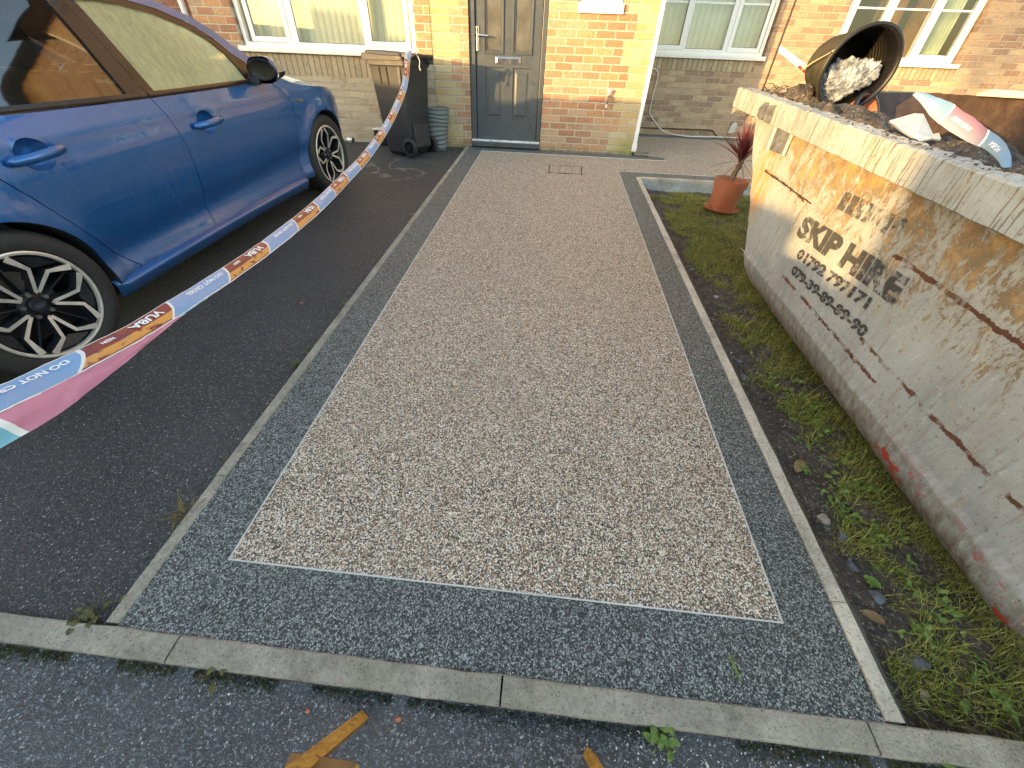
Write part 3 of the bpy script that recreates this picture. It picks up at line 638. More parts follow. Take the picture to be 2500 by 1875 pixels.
for h in (up1,up2):
    a,b,c,d=h; g=MB(); g.box((a+.04,yl+.006,c+.04),(b-.04,yl+.010,d-.04)); obj('door_glazing',local(g,A),plain('obscured_door_glass',(.10,.10,.09),.2,var=.3,sc_=6,bump=.3,bs=90),DL)
    for sx in (a+.065,b-.065):
        g=MB(); g.lathe([(0,-.004),(.008,-.003),(.009,0)],12,Matrix.Translation((sx,yl+.006,c+.065))@Matrix.Rotation(R(90),4,'X')); obj('glazing_stud',local(g,A),M_upvc,DL,smooth=True)
h=MB(); h.box((-.848,yl-.014,.972),(-.815,yl,1.20)); H_=obj('handle_plate',local(h,A),M_chrome,DL,bevel=.006)
h=MB(); h.tube([(-.831,yl-.014,1.118),(-.831,yl-.06,1.118),(-.815,yl-.066,1.118),(-.70,yl-.066,1.114)],[.011,.011,.010,.008],10); obj('lever',local(h,A),M_chrome,H_,smooth=True)
h=MB(); h.lathe([(0,-.012),(.009,-.012),(.011,0)],12,Matrix.Translation((-.831,yl-.014,1.02))@Matrix.Rotation(R(90),4,'X')); obj('keyhole',local(h,A),M_chrome,H_,smooth=True)
h=MB(); h.box((-.613,yl-.010,.864),(-.302,yl,.93)); LB=obj('letterbox',local(h,A),M_chrome,DL,bevel=.008)
h=MB(); h.box((-.598,yl-.016,.876),(-.317,yl-.010,.918)); obj('letter_flap',local(h,A),M_chrome,LB,bevel=.005)
h=MB(); h.box((-.925,-.02,.045),(-.008,yl+.03,.068)); obj('door_threshold',local(h,A),plain('bright_aluminium',(.78,.80,.82),.3,.6),A,bevel=.004)
h=MB(); h.box((-.93,-.032,-.012),(-.004,yl+.03,.045)); obj('door_sill',local(h,A),M_door,A,bevel=.006)
h=MB(); h.box((-.93,.02,-.05),(-.004,.1,-.012)); obj('sill_packing',local(h,A),M_rod,A)
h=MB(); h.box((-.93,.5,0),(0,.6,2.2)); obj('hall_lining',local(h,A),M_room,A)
# pipe at the porch corner
h=MB(); h.box((1.236,-.012,.02),(1.284,.05,5.3)); h.box((1.228,-.02,.02),(1.292,.058,.11)); h.box((1.228,-.02,1.47),(1.292,.058,1.54))
tag(obj('downpipe',h,M_upvc_g,bevel=.008),'square white downpipe on the right corner of the porch wall','downpipe')
h=MB(); h.tube([(-4.52,.12,-.05),(-4.52,.12,5.3)],.034,16); tag(obj('downpipe',h,M_upvc_g,smooth=True,auto=40),'round white downpipe above the car bonnet at far left','downpipe')
# outdoor tap
tp=empty('outdoor_tap',(.809,0,.566),'small weathered outside tap on the porch wall right of the door','tap')
h=MB(); h.tube([(.809,0,.60),(.809,-.045,.60),(.806,-.062,.585),(.803,-.066,.535),(.803,-.066,.515)],[.012,.014,.016,.013,.011],10); obj('spout',local(h,tp),plain('dull_brass',(.22,.19,.15),.45,.7),tp,smooth=True)
h=MB(); h.tube([(.80,-.05,.60),(.812,-.055,.655)],[.010,.009],8); h.box((.78,-.068,.648),(.84,-.044,.664)); obj('tap_handle',local(h,tp),M_upvc,tp,bevel=.004)
h=MB(); h.lathe([(.012,0),(.013,-.03),(.011,-.035)],12,Matrix.Translation((.803,-.066,.518))); obj('hose_nozzle',local(h,tp),M_upvc,tp,smooth=True)
# cables low on the recess wall
def cable(name,pts,rad,mat,label,cat):
    P=[Vector(p) for p in pts]; out=[]
    for i in range(len(P)-1):
        p0,p1,p2,p3=P[max(i-1,0)],P[i],P[i+1],P[min(i+2,len(P)-1)]
        for k in range(8):
            t=k/8; out.append(.5*((2*p1)+(-p0+p2)*t+(2*p0-5*p1+4*p2-p3)*t*t+(-p0+3*p1-3*p2+p3)*t**3))
    out.append(P[-1]); mb=MB(); mb.tube(out,rad,8); return tag(obj(name,mb,mat,smooth=True),label,cat)
cable('cable',[(1.29,1.5,.90),(1.50,1.69,.905),(1.60,1.686,.90),(1.68,1.684,.87),(1.705,1.684,.80),(1.695,1.684,.65),(1.69,1.684,.38),(1.73,1.68,.31),(1.85,1.67,.20),(2.0,1.62,.105),(2.3,1.55,.072),(2.6,1.58,.07),(2.95,1.64,.074),(3.3,1.64,.073)],.0075,M_cable,'loose white cable dropping down the brown wall and along its foot','cable')
cable('cable',[(1.30,1.69,.145),(1.6,1.69,.142),(2.2,1.69,.150),(2.72,1.69,.155),(2.80,1.69,.12),(2.86,1.69,.085)],.0075,M_blackc,'thin black cable clipped low along the brown wall','cable')
h=MB(); P=[(-.044,0)]+[(.046*math.cos(R(180-15*i)),.105+.046*math.sin(R(180-15*i))) for i in range(13)]+[(.044,0)]
h.prism([(3.05+a,.13+b) for a,b in P],lambda p,d:(p[0]+.03*(p[1]-.13)/.15,1.665-d,p[1]),.006,0)
tag(obj('vent_cover',h,plain('grey_green_plate',(.42,.46,.42),.6),bevel=.002),'pale grey-green round-topped plate at the foot of the brown wall','plate')
h=MB()
for i in range(4): h.tube([(1.335+.035*i,.02+.03*i,.0),(1.31+.05*i,-.06+.02*i,.002+zg(0,0)+.03)],.004,6)
h.box((1.29,-.03,-.05),(1.47,.20,zg(0,0)+.001)); tag(obj('drain_grate',h,M_shadow),'small black drain grate behind the white corner downpipe','drain')
# inset access cover in the beige path
cv=empty('access_cover',(.345,-.86,zg(0,-.86)),'rectangular inset access cover filled with beige gravel near the door','cover')
def zs(mb,x0,x1,y0,y1): quad(mb,x0,x1,y0,y1,.0042,.01)
h=MB(); quad(h,.16,.54,-1.03,-.695,.003,.01); obj('cover_tray',local(h,cv),M_beige,cv)
for nm_,(a,b,c,d) in {'slot':(.152,.163,-1.045,-.69),'slot.':(.537,.548,-1.045,-.69),'s3':(.28,.43,-.715,-.70),'s4':(.27,.42,-1.03,-1.015)}.items():
    h=MB(); zs(h,a,b,c,d); obj('cover_slot',local(h,cv),M_shadow,cv)
for (a,b,c,d) in ((.163,.28,-.712,-.706),(.43,.537,-.712,-.706),(.163,.27,-1.025,-1.02),(.42,.537,-1.025,-1.02),(.283,.287,-1.0,-.73),(.423,.427,-1.0,-.73)):
    h=MB(); zs(h,a,b,c,d); obj('cover_seam',local(h,cv),plain('seam_brown',(.06,.05,.04),.8),cv)

# ---------------------------------------------------------------- blue hatchback (local axes: x = right, y = forward, z = up)
car=empty('parked_car',(-2.8243,-1.9672,zg(0,-1.9672)-.016),'blue five-door hatchback with misted windows parked on the asphalt facing the house','car')
car.rotation_euler=(0,0,0)
th,sl=.04526,math.atan(.0774)
fv=Vector((math.sin(th),math.cos(th),math.tan(sl)*math.cos(th))).normalized(); nv=Vector((0,-.0774,1)).normalized(); rv=fv.cross(nv).normalized(); nv=rv.cross(fv)
car.rotation_euler=Matrix((rv,fv,nv)).transposed().to_euler()
def interp(tb,x):
    if x<=tb[0][0]: return tb[0][1]
    for (a,b),(c,d) in zip(tb[:-1],tb[1:]):
        if x<=c: 
            t=(x-a)/(c-a); t=t*t*(3-2*t) if False else t; return b+(d-b)*t
    return tb[-1][1]
PR=[(.10,.74),(.17,.815),(.20,.845),(.235,.880),(.262,.886),(.30,.868),(.35,.862),(.42,.872),(.50,.888),(.60,.900),(.70,.908),(.76,.911),(.80,.909),(.84,.902),(.88,.893),(.93,.886),(.965,.872),(1.0,.853),(1.05,.832),(1.10,.810),(1.20,.762),(1.30,.708),(1.36,.668),(1.40,.62),(1.42,.58)]
def sm(tb,x,w=.018): return sum(interp(tb,x+w*k)*c for k,c in ((-2,.1),(-1,.22),(0,.36),(1,.22),(2,.1)))
def nose(h): return interp([(.1,.72),(.22,.82),(.35,.87),(.55,.87),(.65,.85),(.72,.80),(.78,.70),(.83,.52),(.88,.30),(.95,.1)],h)
def tail(h): return interp([(.1,-3.38),(.3,-3.5),(.6,-3.52),(.85,-3.50),(1.0,-3.44),(1.2,-3.36),(1.4,-3.22),(1.45,-3.1)],h)
def lat(s,h):
    t=sm(PR,h)
    # crease that sweeps up through the lower doors, and the shoulder line
    t-=.010*math.exp(-((h-(.40+.035*(s+1.3)))/.055)**2)*(1 if -2.4<s<-.3 else 0)
    t+=.008*math.exp(-((h-(.872-.018*(s+1.5)))/.018)**2)
    # flared wheel arches
    for c0 in (0,-2.7):
        d=math.hypot(s-c0,h-.3225); t+=.022*math.exp(-((d-.36)/.06)**2)*(1 if h>.2 else .3)*(1 if h<.85 else 0)
    s1=nose(h); s0=.02
    if s>s0: q=min(1,(s-s0)/(s1-s0)); t*=max(0,1-q**2.6)**(1/2.3)
    e1=tail(h); e0=-2.75
    if s<e0: q=min(1,(e0-s)/(e0-e1)); t*=max(0,1-q**3.2)**(1/2.6)
    if h>.98 and s<-2.3: t-=.03*((-2.3-s)**1.5)
    if .98<h and s>-.9: t-=.0
    return t
def dens(poly,step=.04):
    out=[]
    for (a,b) in zip(poly,poly[1:]+poly[:1]):
        L=math.hypot(b[0]-a[0],b[1]-a[1]); n=max(1,int(L/step))
        out+=[(a[0]+(b[0]-a[0])*i/n,a[1]+(b[1]-a[1])*i/n) for i in range(n)]
    return out
def inpoly(p,poly):
    c=False; x,y=p
    for (x0,y0),(x1,y1) in zip(poly,poly[1:]+poly[:1]):
        if (y0>y)!=(y1>y) and x<(x1-x0)*(y-y0)/(y1-y0)+x0: c=not c
    return c
def shrink(poly,d):
    # polygon offset inwards by d (small), gives the shut lines their width
    A_=sum(a[0]*b[1]-b[0]*a[1] for a,b in zip(poly,poly[1:]+poly[:1])); sg=1 if A_>0 else -1; n=len(poly); out=[]
    for i in range(n):
        p0,p1,p2=Vector(poly[i-1]),Vector(poly[i]),Vector(poly[(i+1)%n]); a=(p1-p0).normalized(); b=(p2-p1).normalized()
        na=Vector((-a.y,a.x))*sg; nb=Vector((-b.y,b.x))*sg; m_=(na+nb); 
        m_=m_.normalized()/max(.5,math.sqrt(max(.25,(1+na.dot(nb))/2))) if m_.length>.1 else na
        out.append(tuple(p1+m_*d))
    return out
def panel(name,poly,mat,parent,side=1,off=0,step=.035,gap=.0022,flange=.018,latf=lat,holes=(),smooth=True,label=None,grow=None):
    poly=dens(shrink(poly,gap) if gap else poly,step)
    xs_=[p[0] for p in poly]; ys_=[p[1] for p in poly]; pts=[Vector(p) for p in poly]; n=len(poly); edges=[(i,(i+1)%n) for i in range(n)]
    inner=[]; x=min(xs_)
    st=step
    i=0
    while x<max(xs_):
        y=min(ys_)+(st/2 if i%2 else 0)
        while y<max(ys_):
            if inpoly((x,y),poly) and min(math.hypot(x-q[0],y-q[1]) for q in poly)>st*.45: inner.append(Vector((x,y)))
            y+=st
        x+=st; i+=1
    for (hx,hy,ra,rb) in holes:
        inner=[v for v in inner if ((v.x-hx)/ra)**2+((v.y-hy)/rb)**2>1.25 ]
        k0=len(pts)+0; ring=[Vector((hx+ra*math.cos(2*math.pi*k/28),hy+rb*math.sin(2*math.pi*k/28))) for k in range(28)]; pts=pts+ring; edges=edges+[(k0+k,k0+(k+1)%28) for k in range(28)]
    vs,es,fs,_,_,_=delaunay_2d_cdt(pts+inner,edges,[],1,1e-5)
    V=[(side*(latf(q.x,q.y)+off),q.x,q.y) for q in vs]; F=[tuple(q) for q in fs]
    for (hx,hy,ra,rb) in holes: F=[q_ for q_ in F if ((sum(vs[k].x for k in q_)/3-hx)/ra)**2+((sum(vs[k].y for k in q_)/3-hy)/rb)**2>.985]
    # orientation
    def nrm(q): a,b,c=(Vector(V[k]) for k in q[:3]); return (b-a).cross(c-a)
    F=[q if nrm(q).x*side>=0 else q[::-1] for q in F]
    mb=MB(); mb.add(V,F)
    if flange:
        # turn the edge inwards; vertices are duplicated so that shading stays crisp
        cnt={}
        for q in F:
            for a,b in zip(q,q[1:]+q[:1]): cnt[(a,b)]=1
        for (a,b) in list(cnt):
            if (b,a) not in cnt:
                pa,pb=V[a],V[b]; mb.add([pa,pb,(pb[0]-side*flange,pb[1],pb[2]),(pa[0]-side*flange,pa[1],pa[2])],[(1,0,3,2)])
    o=obj(name,mb,mat,parent,smooth=False,label=label)
    if smooth:
        for p in o.data.polygons[:len(F)]: p.use_smooth=True
    return o
def arch(c0,r_,a0,a1,n=22): return [(c0+r_*math.cos(R(a0+(a1-a0)*i/n)),.3225+r_*math.sin(R(a0+(a1-a0)*i/n))) for i in range(n+1)]
Bs=[(-1.612,.952),(-1.585,.87),(-1.568,.78),(-1.562,.68),(-1.566,.58),(-1.575,.48),(-1.585,.38),(-1.602,.262)]
Fs=[(-.545,.916),(-.455,.865),(-.418,.80),(-.410,.72),(-.420,.62),(-.445,.50),(-.480,.37),(-.520,.242)]
Qs=[(-2.62,1.03),(-2.575,.93),(-2.52,.82),(-2.448,.70),(-2.354,.525),(-2.270,.38),(-2.175,.245)]
belt=lambda s: .926+(.020*(-s-.4)) + .018*max(0,-s-1.6)
front_door=Bs+[(-1.2,.255),(-.8,.247)]+Fs[::-1]+[(-.8,belt(-.8)),(-1.2,belt(-1.2))]
rear_door=Qs+[(-1.9,.256)]+Bs[::-1]+[(-1.9,belt(-1.9)),(-2.3,belt(-2.3))]
fender=Fs[::-1]
fender=[(-.520,.242),(-.47,.235)]+arch(0,.352,196,-4,26)+[(.36,.20),(.50,.17),(.68,.19),(.72,.25)]
# nose edge follows the bonnet line
nosee=[(.80,.35),(.815,.50),(.80,.60),(.75,.68),(.66,.735),(.52,.775),(.36,.80),(.18,.825),(0,.848),(-.16,.872),(-.30,.90),(-.42,.94),(-.50,.962),(-.555,.93)]
fender=fender+nosee+Fs[:-1]
quarter=[(-2.175,.245)]+Qs[::-1][1:]+[(-2.85,1.06),(-3.2,1.06),(-3.36,1.0),(-3.42,.8),(-3.44,.6),(-3.42,.35),(-3.33,.2),(-3.05,.17)]+arch(-2.7,.352,188,-12,26)+[(-2.33,.243)]
sill=[(-2.345,.235),(-.475,.228),(-.46,.150),(-2.36,.150)]
for side in (1,-1):
    S='right' if side>0 else 'left'
    fd=panel('front_door',front_door,M_paint,car,side,0,.03,holes=[(-1.335,.800,.072,.060)])
    rd=panel('rear_door',rear_door,M_paint,car,side,0,.03,holes=[(-2.325,.842,.072,.060)])
    panel('front_wing',fender,M_paint,car,side,0,.03)
    panel('rear_quarter',quarter,M_paint,car,side,0,.035)
    mb=MB()
    def sk(a,b):
        cs=[(.868,.262),(.893,.254),(.912,.243),(.914,.232),(.904,.205),(.880,.172),(.84,.160)]; k=a*6; i=min(int(k),5); t_=k-i; x_=cs[i][0]+(cs[i+1][0]-cs[i][0])*t_; h_=cs[i][1]+(cs[i+1][1]-cs[i][1])*t_
        s_=-2.37+1.915*b; e_=min(1,(b)/.02,(1-b)/.02); return (side*(.85+(x_-.85)*(.3+.7*e_)),s_,h_+.010*math.sin(math.pi*b)-.012*(b>.98))
    mb.grid(13,90,sk,flip=side>0); obj('sill_skirt',mb,M_paint,car,smooth=True)
    # black rubber edge in the wheel openings
    for c0 in (0,-2.7):
        mb=MB(); 
        def fn(a,b): 
            an=R(200-224*a) if c0==0 else R(192-206*a); rr=.354+.0*b; s_,h_=c0+rr*math.cos(an),.3225+rr*math.sin(an); return (side*(lat(c0+.36*math.cos(an),.3225+.36*math.sin(an))-.004-.30*b),s_,h_)
        mb.grid(30,4,fn); obj('arch_liner',mb,M_seal,car,smooth=True)
    # glass and its frames
    gF=[(-1.555,.975),(-1.565,1.10),(-1.572,1.22),(-1.575,1.325),(-1.45,1.324),(-1.33,1.312),(-1.16,1.277),(-.99,1.217),(-.885,1.155),(-.825,1.09),(-.79,1.02),(-.785,.957),(-1.1,.962)]
    gR=[(-1.722,.98),(-1.72,1.10),(-1.716,1.22),(-1.712,1.33),(-2.0,1.325),(-2.3,1.295),(-2.55,1.24),(-2.66,1.17),(-2.60,1.0),(-2.2,.99)]
    panel('front_window',gF,M_frost if side>0 else M_glass,fd,side,-.012,.05,0,0)
    panel('rear_window',gR,M_glassd,rd,side,-.012,.05,0,0)
    # window surrounds are strips between the glass outline and an outer line
    def surround(name,inn,out,mat,par,off=0.0,fl=.012):
        mb=MB(); n=len(inn)
        for i in range(n):
            j=(i+1)%n; q=[inn[i],inn[j],out[j],out[i]]; k=4
            for a in range(k):
                t0,t1=a/k,(a+1)/k; L=lambda p,q_,t:(p[0]+(q_[0]-p[0])*t,p[1]+(q_[1]-p[1])*t)
                P=[L(q[0],q[1],t0),L(q[0],q[1],t1),L(q[3],q[2],t1),L(q[3],q[2],t0)]
                V=[(side*(lat(*p)+off),p[0],p[1]) for p in P]; W_=[(side*(lat(*p)+off-fl),p[0],p[1]) for p in P[:2]]
                mb.add(V+W_,[(0,1,2,3),(1,0,4,5)])
        bm_o=obj(name,mb,mat,par); bm=bmesh.new(); bm.from_mesh(bm_o.data); bmesh.ops.remove_doubles(bm,verts=bm.verts,dist=.0004); bmesh.ops.recalc_face_normals(bm,faces=bm.faces); bm.to_mesh(bm_o.data); bm.free(); return bm_o
    gFo=[(-1.612,.957),(-1.622,1.10),(-1.630,1.22),(-1.634,1.352),(-1.44,1.352),(-1.30,1.338),(-1.12,1.302),(-.945,1.238),(-.835,1.168),(-.765,1.095),(-.60,.985),(-.545,.930),(-1.1,.944)]
    gRo=[(-1.616,.957),(-1.626,1.10),(-1.634,1.22),(-1.638,1.352),(-2.0,1.352),(-2.32,1.322),(-2.60,1.262),(-2.78,1.17),(-2.66,.985),(-2.2,.973)]
    surround('window_surround',gF,gFo,M_trim,fd); surround('window_surround',gR,gRo,M_trim,rd)
    # belt moulding
    for (a,b,par_) in ((-1.607,-.55,fd),(-2.62,-1.617,rd)):
        mb=MB(); 
        def fn(u_,v_): s_=a+(b-a)*u_; h_=belt(s_)+.004+v_*.022; return (side*(lat(s_,h_)+.006*math.sin(math.pi*v_)+.001),s_,h_)
        mb.grid(26,5,fn,flip=side<0); obj('belt_moulding',mb,M_trim,par_,smooth=True)
    # body colour above the glass: A pillar, cant rail and rear pillar
    ol=[(-.50,.965),(-.60,.985),(-.765,1.095),(-.835,1.168),(-.945,1.238),(-1.12,1.302),(-1.30,1.338),(-1.44,1.352),(-2.0,1.352),(-2.32,1.322),(-2.60,1.262),(-2.78,1.17),(-2.66,.985)]
    ou=[(-.46,.985),(-.56,1.03),(-.70,1.125),(-.79,1.20),(-.90,1.27),(-1.08,1.335),(-1.27,1.372),(-1.44,1.39),(-2.0,1.395),(-2.4,1.375),(-2.8,1.33),(-3.1,1.25),(-3.3,1.06)]
    mb=MB()
    for i in range(len(ol)-1):
        for k in range(4):
            def Q(u_,v_): 
                a=[ol[i][z]+(ol[i+1][z]-ol[i][z])*u_ for z in (0,1)]; b=[ou[i][z]+(ou[i+1][z]-ou[i][z])*u_ for z in (0,1)]; s_,h_=[a[z]+(b[z]-a[z])*v_ for z in (0,1)]; return (side*(lat(s_,h_)+.004),s_,h_)
            mb.add([Q(0,k/4),Q(1,k/4),Q(1,(k+1)/4),Q(0,(k+1)/4)],[(0,1,2,3) if side<0 else (3,2,1,0)])
    o=obj('cant_rail',mb,M_paint,car,smooth=True); bm=bmesh.new(); bm.from_mesh(o.data); bmesh.ops.remove_doubles(bm,verts=bm.verts,dist=.0005); bm.to_mesh(o.data); bm.free()
    # handles: a scooped recess with a bar across
    for s0,h0,par_ in ((-1.335,.800,fd),(-2.325,.842,rd)):
        mb=MB(); mb.grid(14,14,lambda a,b:(lambda an,rr:(side*(lat(s0+rr*.072*math.cos(an),h0+rr*.060*math.sin(an))-.0002-.036*max(0,1-rr**4)),s0+rr*.072*math.cos(an),h0+rr*.060*math.sin(an)))(2*math.pi*b,a),flip=side>0)
        obj('handle_recess',mb,M_paint,par_,smooth=True)
        P=[(side*(lat(s0,h0)+z_),s0+x_,h0+.004*math.sin(x_*12)) for x_,z_ in ((-.122,.006),(-.10,.022),(-.05,.036),(0,.041),(.05,.038),(.095,.026),(.120,.006))]
        mb=MB(); mb.tube(P,[.010,.0165,.017,.017,.017,.0165,.010],12); mb.v=[(v[0],v[1],h0+(v[2]-h0)*1.15) for v in mb.v]; hd=obj('door_handle',mb,M_paint,par_,smooth=True)
        if h0==.800:
            mb=MB(); mb.lathe([(0,.003),(.006,.003),(.007,0)],12,Matrix.Translation((side*(lat(s0,h0)+.030),s0-.085,h0))@Matrix.Rotation(R(90)*side,4,'Y')); obj('key_slot',mb,M_trim,hd,smooth=True)
    # mirror
    mr_=MB(); 
    def mf(a,b):
        an=2*math.pi*b; q=math.sin(math.pi*min(a,.999)); 
        yy=-.072+.150*a; rr=(max(0,1-((a-.28)/.74)**2 if a>.28 else 1-((.28-a)/.9)**2))**.5
        sg=lambda v_,e_:math.copysign(abs(v_)**e_,v_); return (side*(.975+.094*rr*sg(math.cos(an),.6)*(1-.12*a)-.0*a),-.675+yy-.030*sg(math.cos(an),.6)*a,1.016+(.070 if math.sin(an)>0 else .066)*rr*sg(math.sin(an),.65)+.012*math.cos(an)-.02*a)
    mr_.grid(12,25,mf,flip=side>0); MR=obj('door_mirror',mr_,M_paint,fd,smooth=True)
    k=MB(); k.lathe([(0,0),(.9,0),(1.0,.06),(1.0,.0)],24,Matrix.Translation((side*.985,-.747,1.012))@Matrix.Rotation(R(90),4,'X')@Matrix.Diagonal((.104,.060,.10,1))); obj('mirror_glass',k,M_trim,MR,smooth=True)
    k=MB(); k.grid(8,25,lambda a,b:(side*(.985+.112*math.cos(math.pi+math.pi*b)*(1-.1*a)),-.735+.10*a,1.000+(.066-.02*a)*math.sin(math.pi+math.pi*b)),flip=side<0); obj('mirror_base',k,M_blk,MR,smooth=True)
    k=MB(); k.prism([(-.78,.935),(-.60,.930),(-.66,.985),(-.74,.99)],lambda p,d:(side*(.86+d),p[0],p[1]),-.01,.09); obj('mirror_arm',k,M_blk,MR,bevel=.008)
    # indicator strip on the mirror, wing badge, headlamp
    k=MB(); k.grid(10,3,lambda a,b:(side*(.985+.111*math.cos(R(60-110*a))),-.62,1.012-.004+.004*b+.063*math.sin(R(20-60*a))*.4),flip=side>0); obj('indicator',k,M_lamp,MR,smooth=True)
    k=MB(); k.grid(6,4,lambda a,b:(side*(lat(-.285-.075*(a-.5),.770+.016*b)+.0035),-.285-.075*(a-.5)*1,.770+.016*b),flip=side<0); bd=obj('wing_badge',k,M_chrome,car,smooth=True)
    tm=textmb('ST-LINE',.015,.0006)
    if side>0:
        tm.v=[(lat(-.285,.773)+.0052,-.314+v[0]*.80,.7725+v[1]) for v in tm.v]; obj('badge_lettering',tm,M_trim,bd)
    hl=[(.33,.795),(.50,.765),(.66,.715),(.755,.655),(.745,.60),(.62,.625),(.46,.69),(.36,.74)]
    panel('headlamp',hl,M_lamp,car,side,.004,.03,0,.02)
# bonnet
def bon(a,b):
    s_=-.46+1.20*a; hw=interp([(-.46,.70),(-.3,.735),(0,.755),(.3,.735),(.52,.66),(.66,.55),(.74,.42)],s_); c=interp([(-.46,1.005),(-.3,.985),(0,.955),(.3,.905),(.52,.85),(.66,.80),(.74,.755)],s_)
    e=interp([(-.50,.962),(-.42,.94),(-.30,.90),(-.16,.872),(0,.848),(.18,.825),(.36,.80),(.52,.775),(.66,.735),(.75,.70)],s_)
    t=2*b-1; x=hw*t; hh=e+(c-e)*(1-abs(t)**2.6)+.006*math.exp(-((abs(t)-.62)/.07)**2)*(1-a)
    return (x,s_,hh)
mb=MB(); mb.grid(28,41,bon,flip=True); obj('bonnet',mb,M_paint,car,smooth=True)
# wing tops between bonnet edge and side panels
for side in (1,-1):
    mb=MB()
    def wt(a,b):
        s_=-.48+1.25*a; hw=interp([(-.46,.70),(-.3,.735),(0,.755),(.3,.735),(.52,.66),(.66,.55),(.74,.42)],s_); e=interp([(-.50,.962),(-.42,.94),(-.30,.90),(-.16,.872),(0,.848),(.18,.825),(.36,.80),(.52,.775),(.66,.735),(.75,.68),(.80,.60)],s_)
        w0=hw+.003; w1=max(w0+.002,lat(min(s_,.78),e)); x=w0+(w1-w0)*b; return (side*x,s_,e+.002-.006*b*b+.012*math.sin(math.pi*b)*(1-a))
    mb.grid(28,7,wt,flip=side<0); obj('wing_top',mb,M_paint,car,smooth=True)
# front end, grille and bumper
mb=MB(); mb.grid(25,14,lambda a,b:(lambda t,h_:(t*.52*(1 if True else 1),nose(h_)-.055*abs(t)**2.5-.0,h_))(2*a-1,.20+.56*b)); obj('front_bumper',mb,M_paint,car,smooth=True)
mb=MB(); mb.grid(17,6,lambda a,b:(lambda t,h_:(t*.42,nose(h_)+.006-.045*abs(t)**2.5,h_))(2*a-1,.42+.20*b)); obj('grille',mb,M_blk,car,smooth=True)
# windscreen, roof, tailgate
mb=MB(); mb.grid(16,25,lambda a,b:(lambda t:((.70-.135*a)*t,-.48-.83*a-.10*(1-a*.4)*(abs(t)**2)*1.0+.06,.985+.405*a**.85-.02*abs(t)**2))(2*b-1),flip=False); obj('windscreen',mb,M_glassd,car,smooth=True)
mb=MB(); mb.grid(24,25,lambda a,b:(lambda t,s_:(interp([(-1.2,.575),(-2,.60),(-3.2,.52)][::-1],s_)*t,s_,interp([(-3.2,1.28),(-2.9,1.375),(-2.4,1.425),(-1.9,1.45),(-1.5,1.44),(-1.22,1.392)],s_)-.045*abs(t)**3))(2*b-1,-1.22-1.95*a),flip=True); obj('roof',mb,M_paint,car,smooth=True)
mb=MB(); mb.grid(12,21,lambda a,b:(lambda t:((.50+.12*a)*t,-3.17-.27*a+.06*abs(t)**2,1.30-.33*a))(2*b-1)); obj('tailgate_window',mb,M_glassd,car,smooth=True)
mb=MB(); mb.grid(14,21,lambda a,b:(lambda t,h_:((.62+.03*a)*t,tail(h_)+.10*abs(t)**2.4,h_))(2*b-1,.97-.77*a)); obj('tailgate',mb,M_paint,car,smooth=True)
# cabin: floor and seats
mb=MB(); mb.box((-.80,-3.2,.16),(.80,-.4,.30)); obj('floorpan',mb,M_blk,car)
mb=MB(); mb.box((-.70,.30,.25),(.70,-.5,.60)); mb.box((-.69,-.85,.60),(.69,-.5,.93)); obj('dashboard',mb,M_blk,car,bevel=.03)
M_seat=plain('dark_seat_cloth',(.03,.03,.032),.9)
for x in (-.37,.37):
    mb=MB(); mb.box((x-.25,-1.55,.30),(x+.25,-1.05,.52)); mb.box((x-.24,-1.75,.45),(x+.24,-1.60,1.05)); mb.box((x-.13,-1.80,1.07),(x+.13,-1.71,1.24)); obj('seat',mb,M_seat,car,bevel=.04)
mb=MB(); mb.box((-.62,-2.75,.45),(.62,-2.6,1.0)); mb.box((-.62,-2.6,.30),(.62,-2.15,.5)); obj('rear_seat',mb,M_seat,car,bevel=.04)
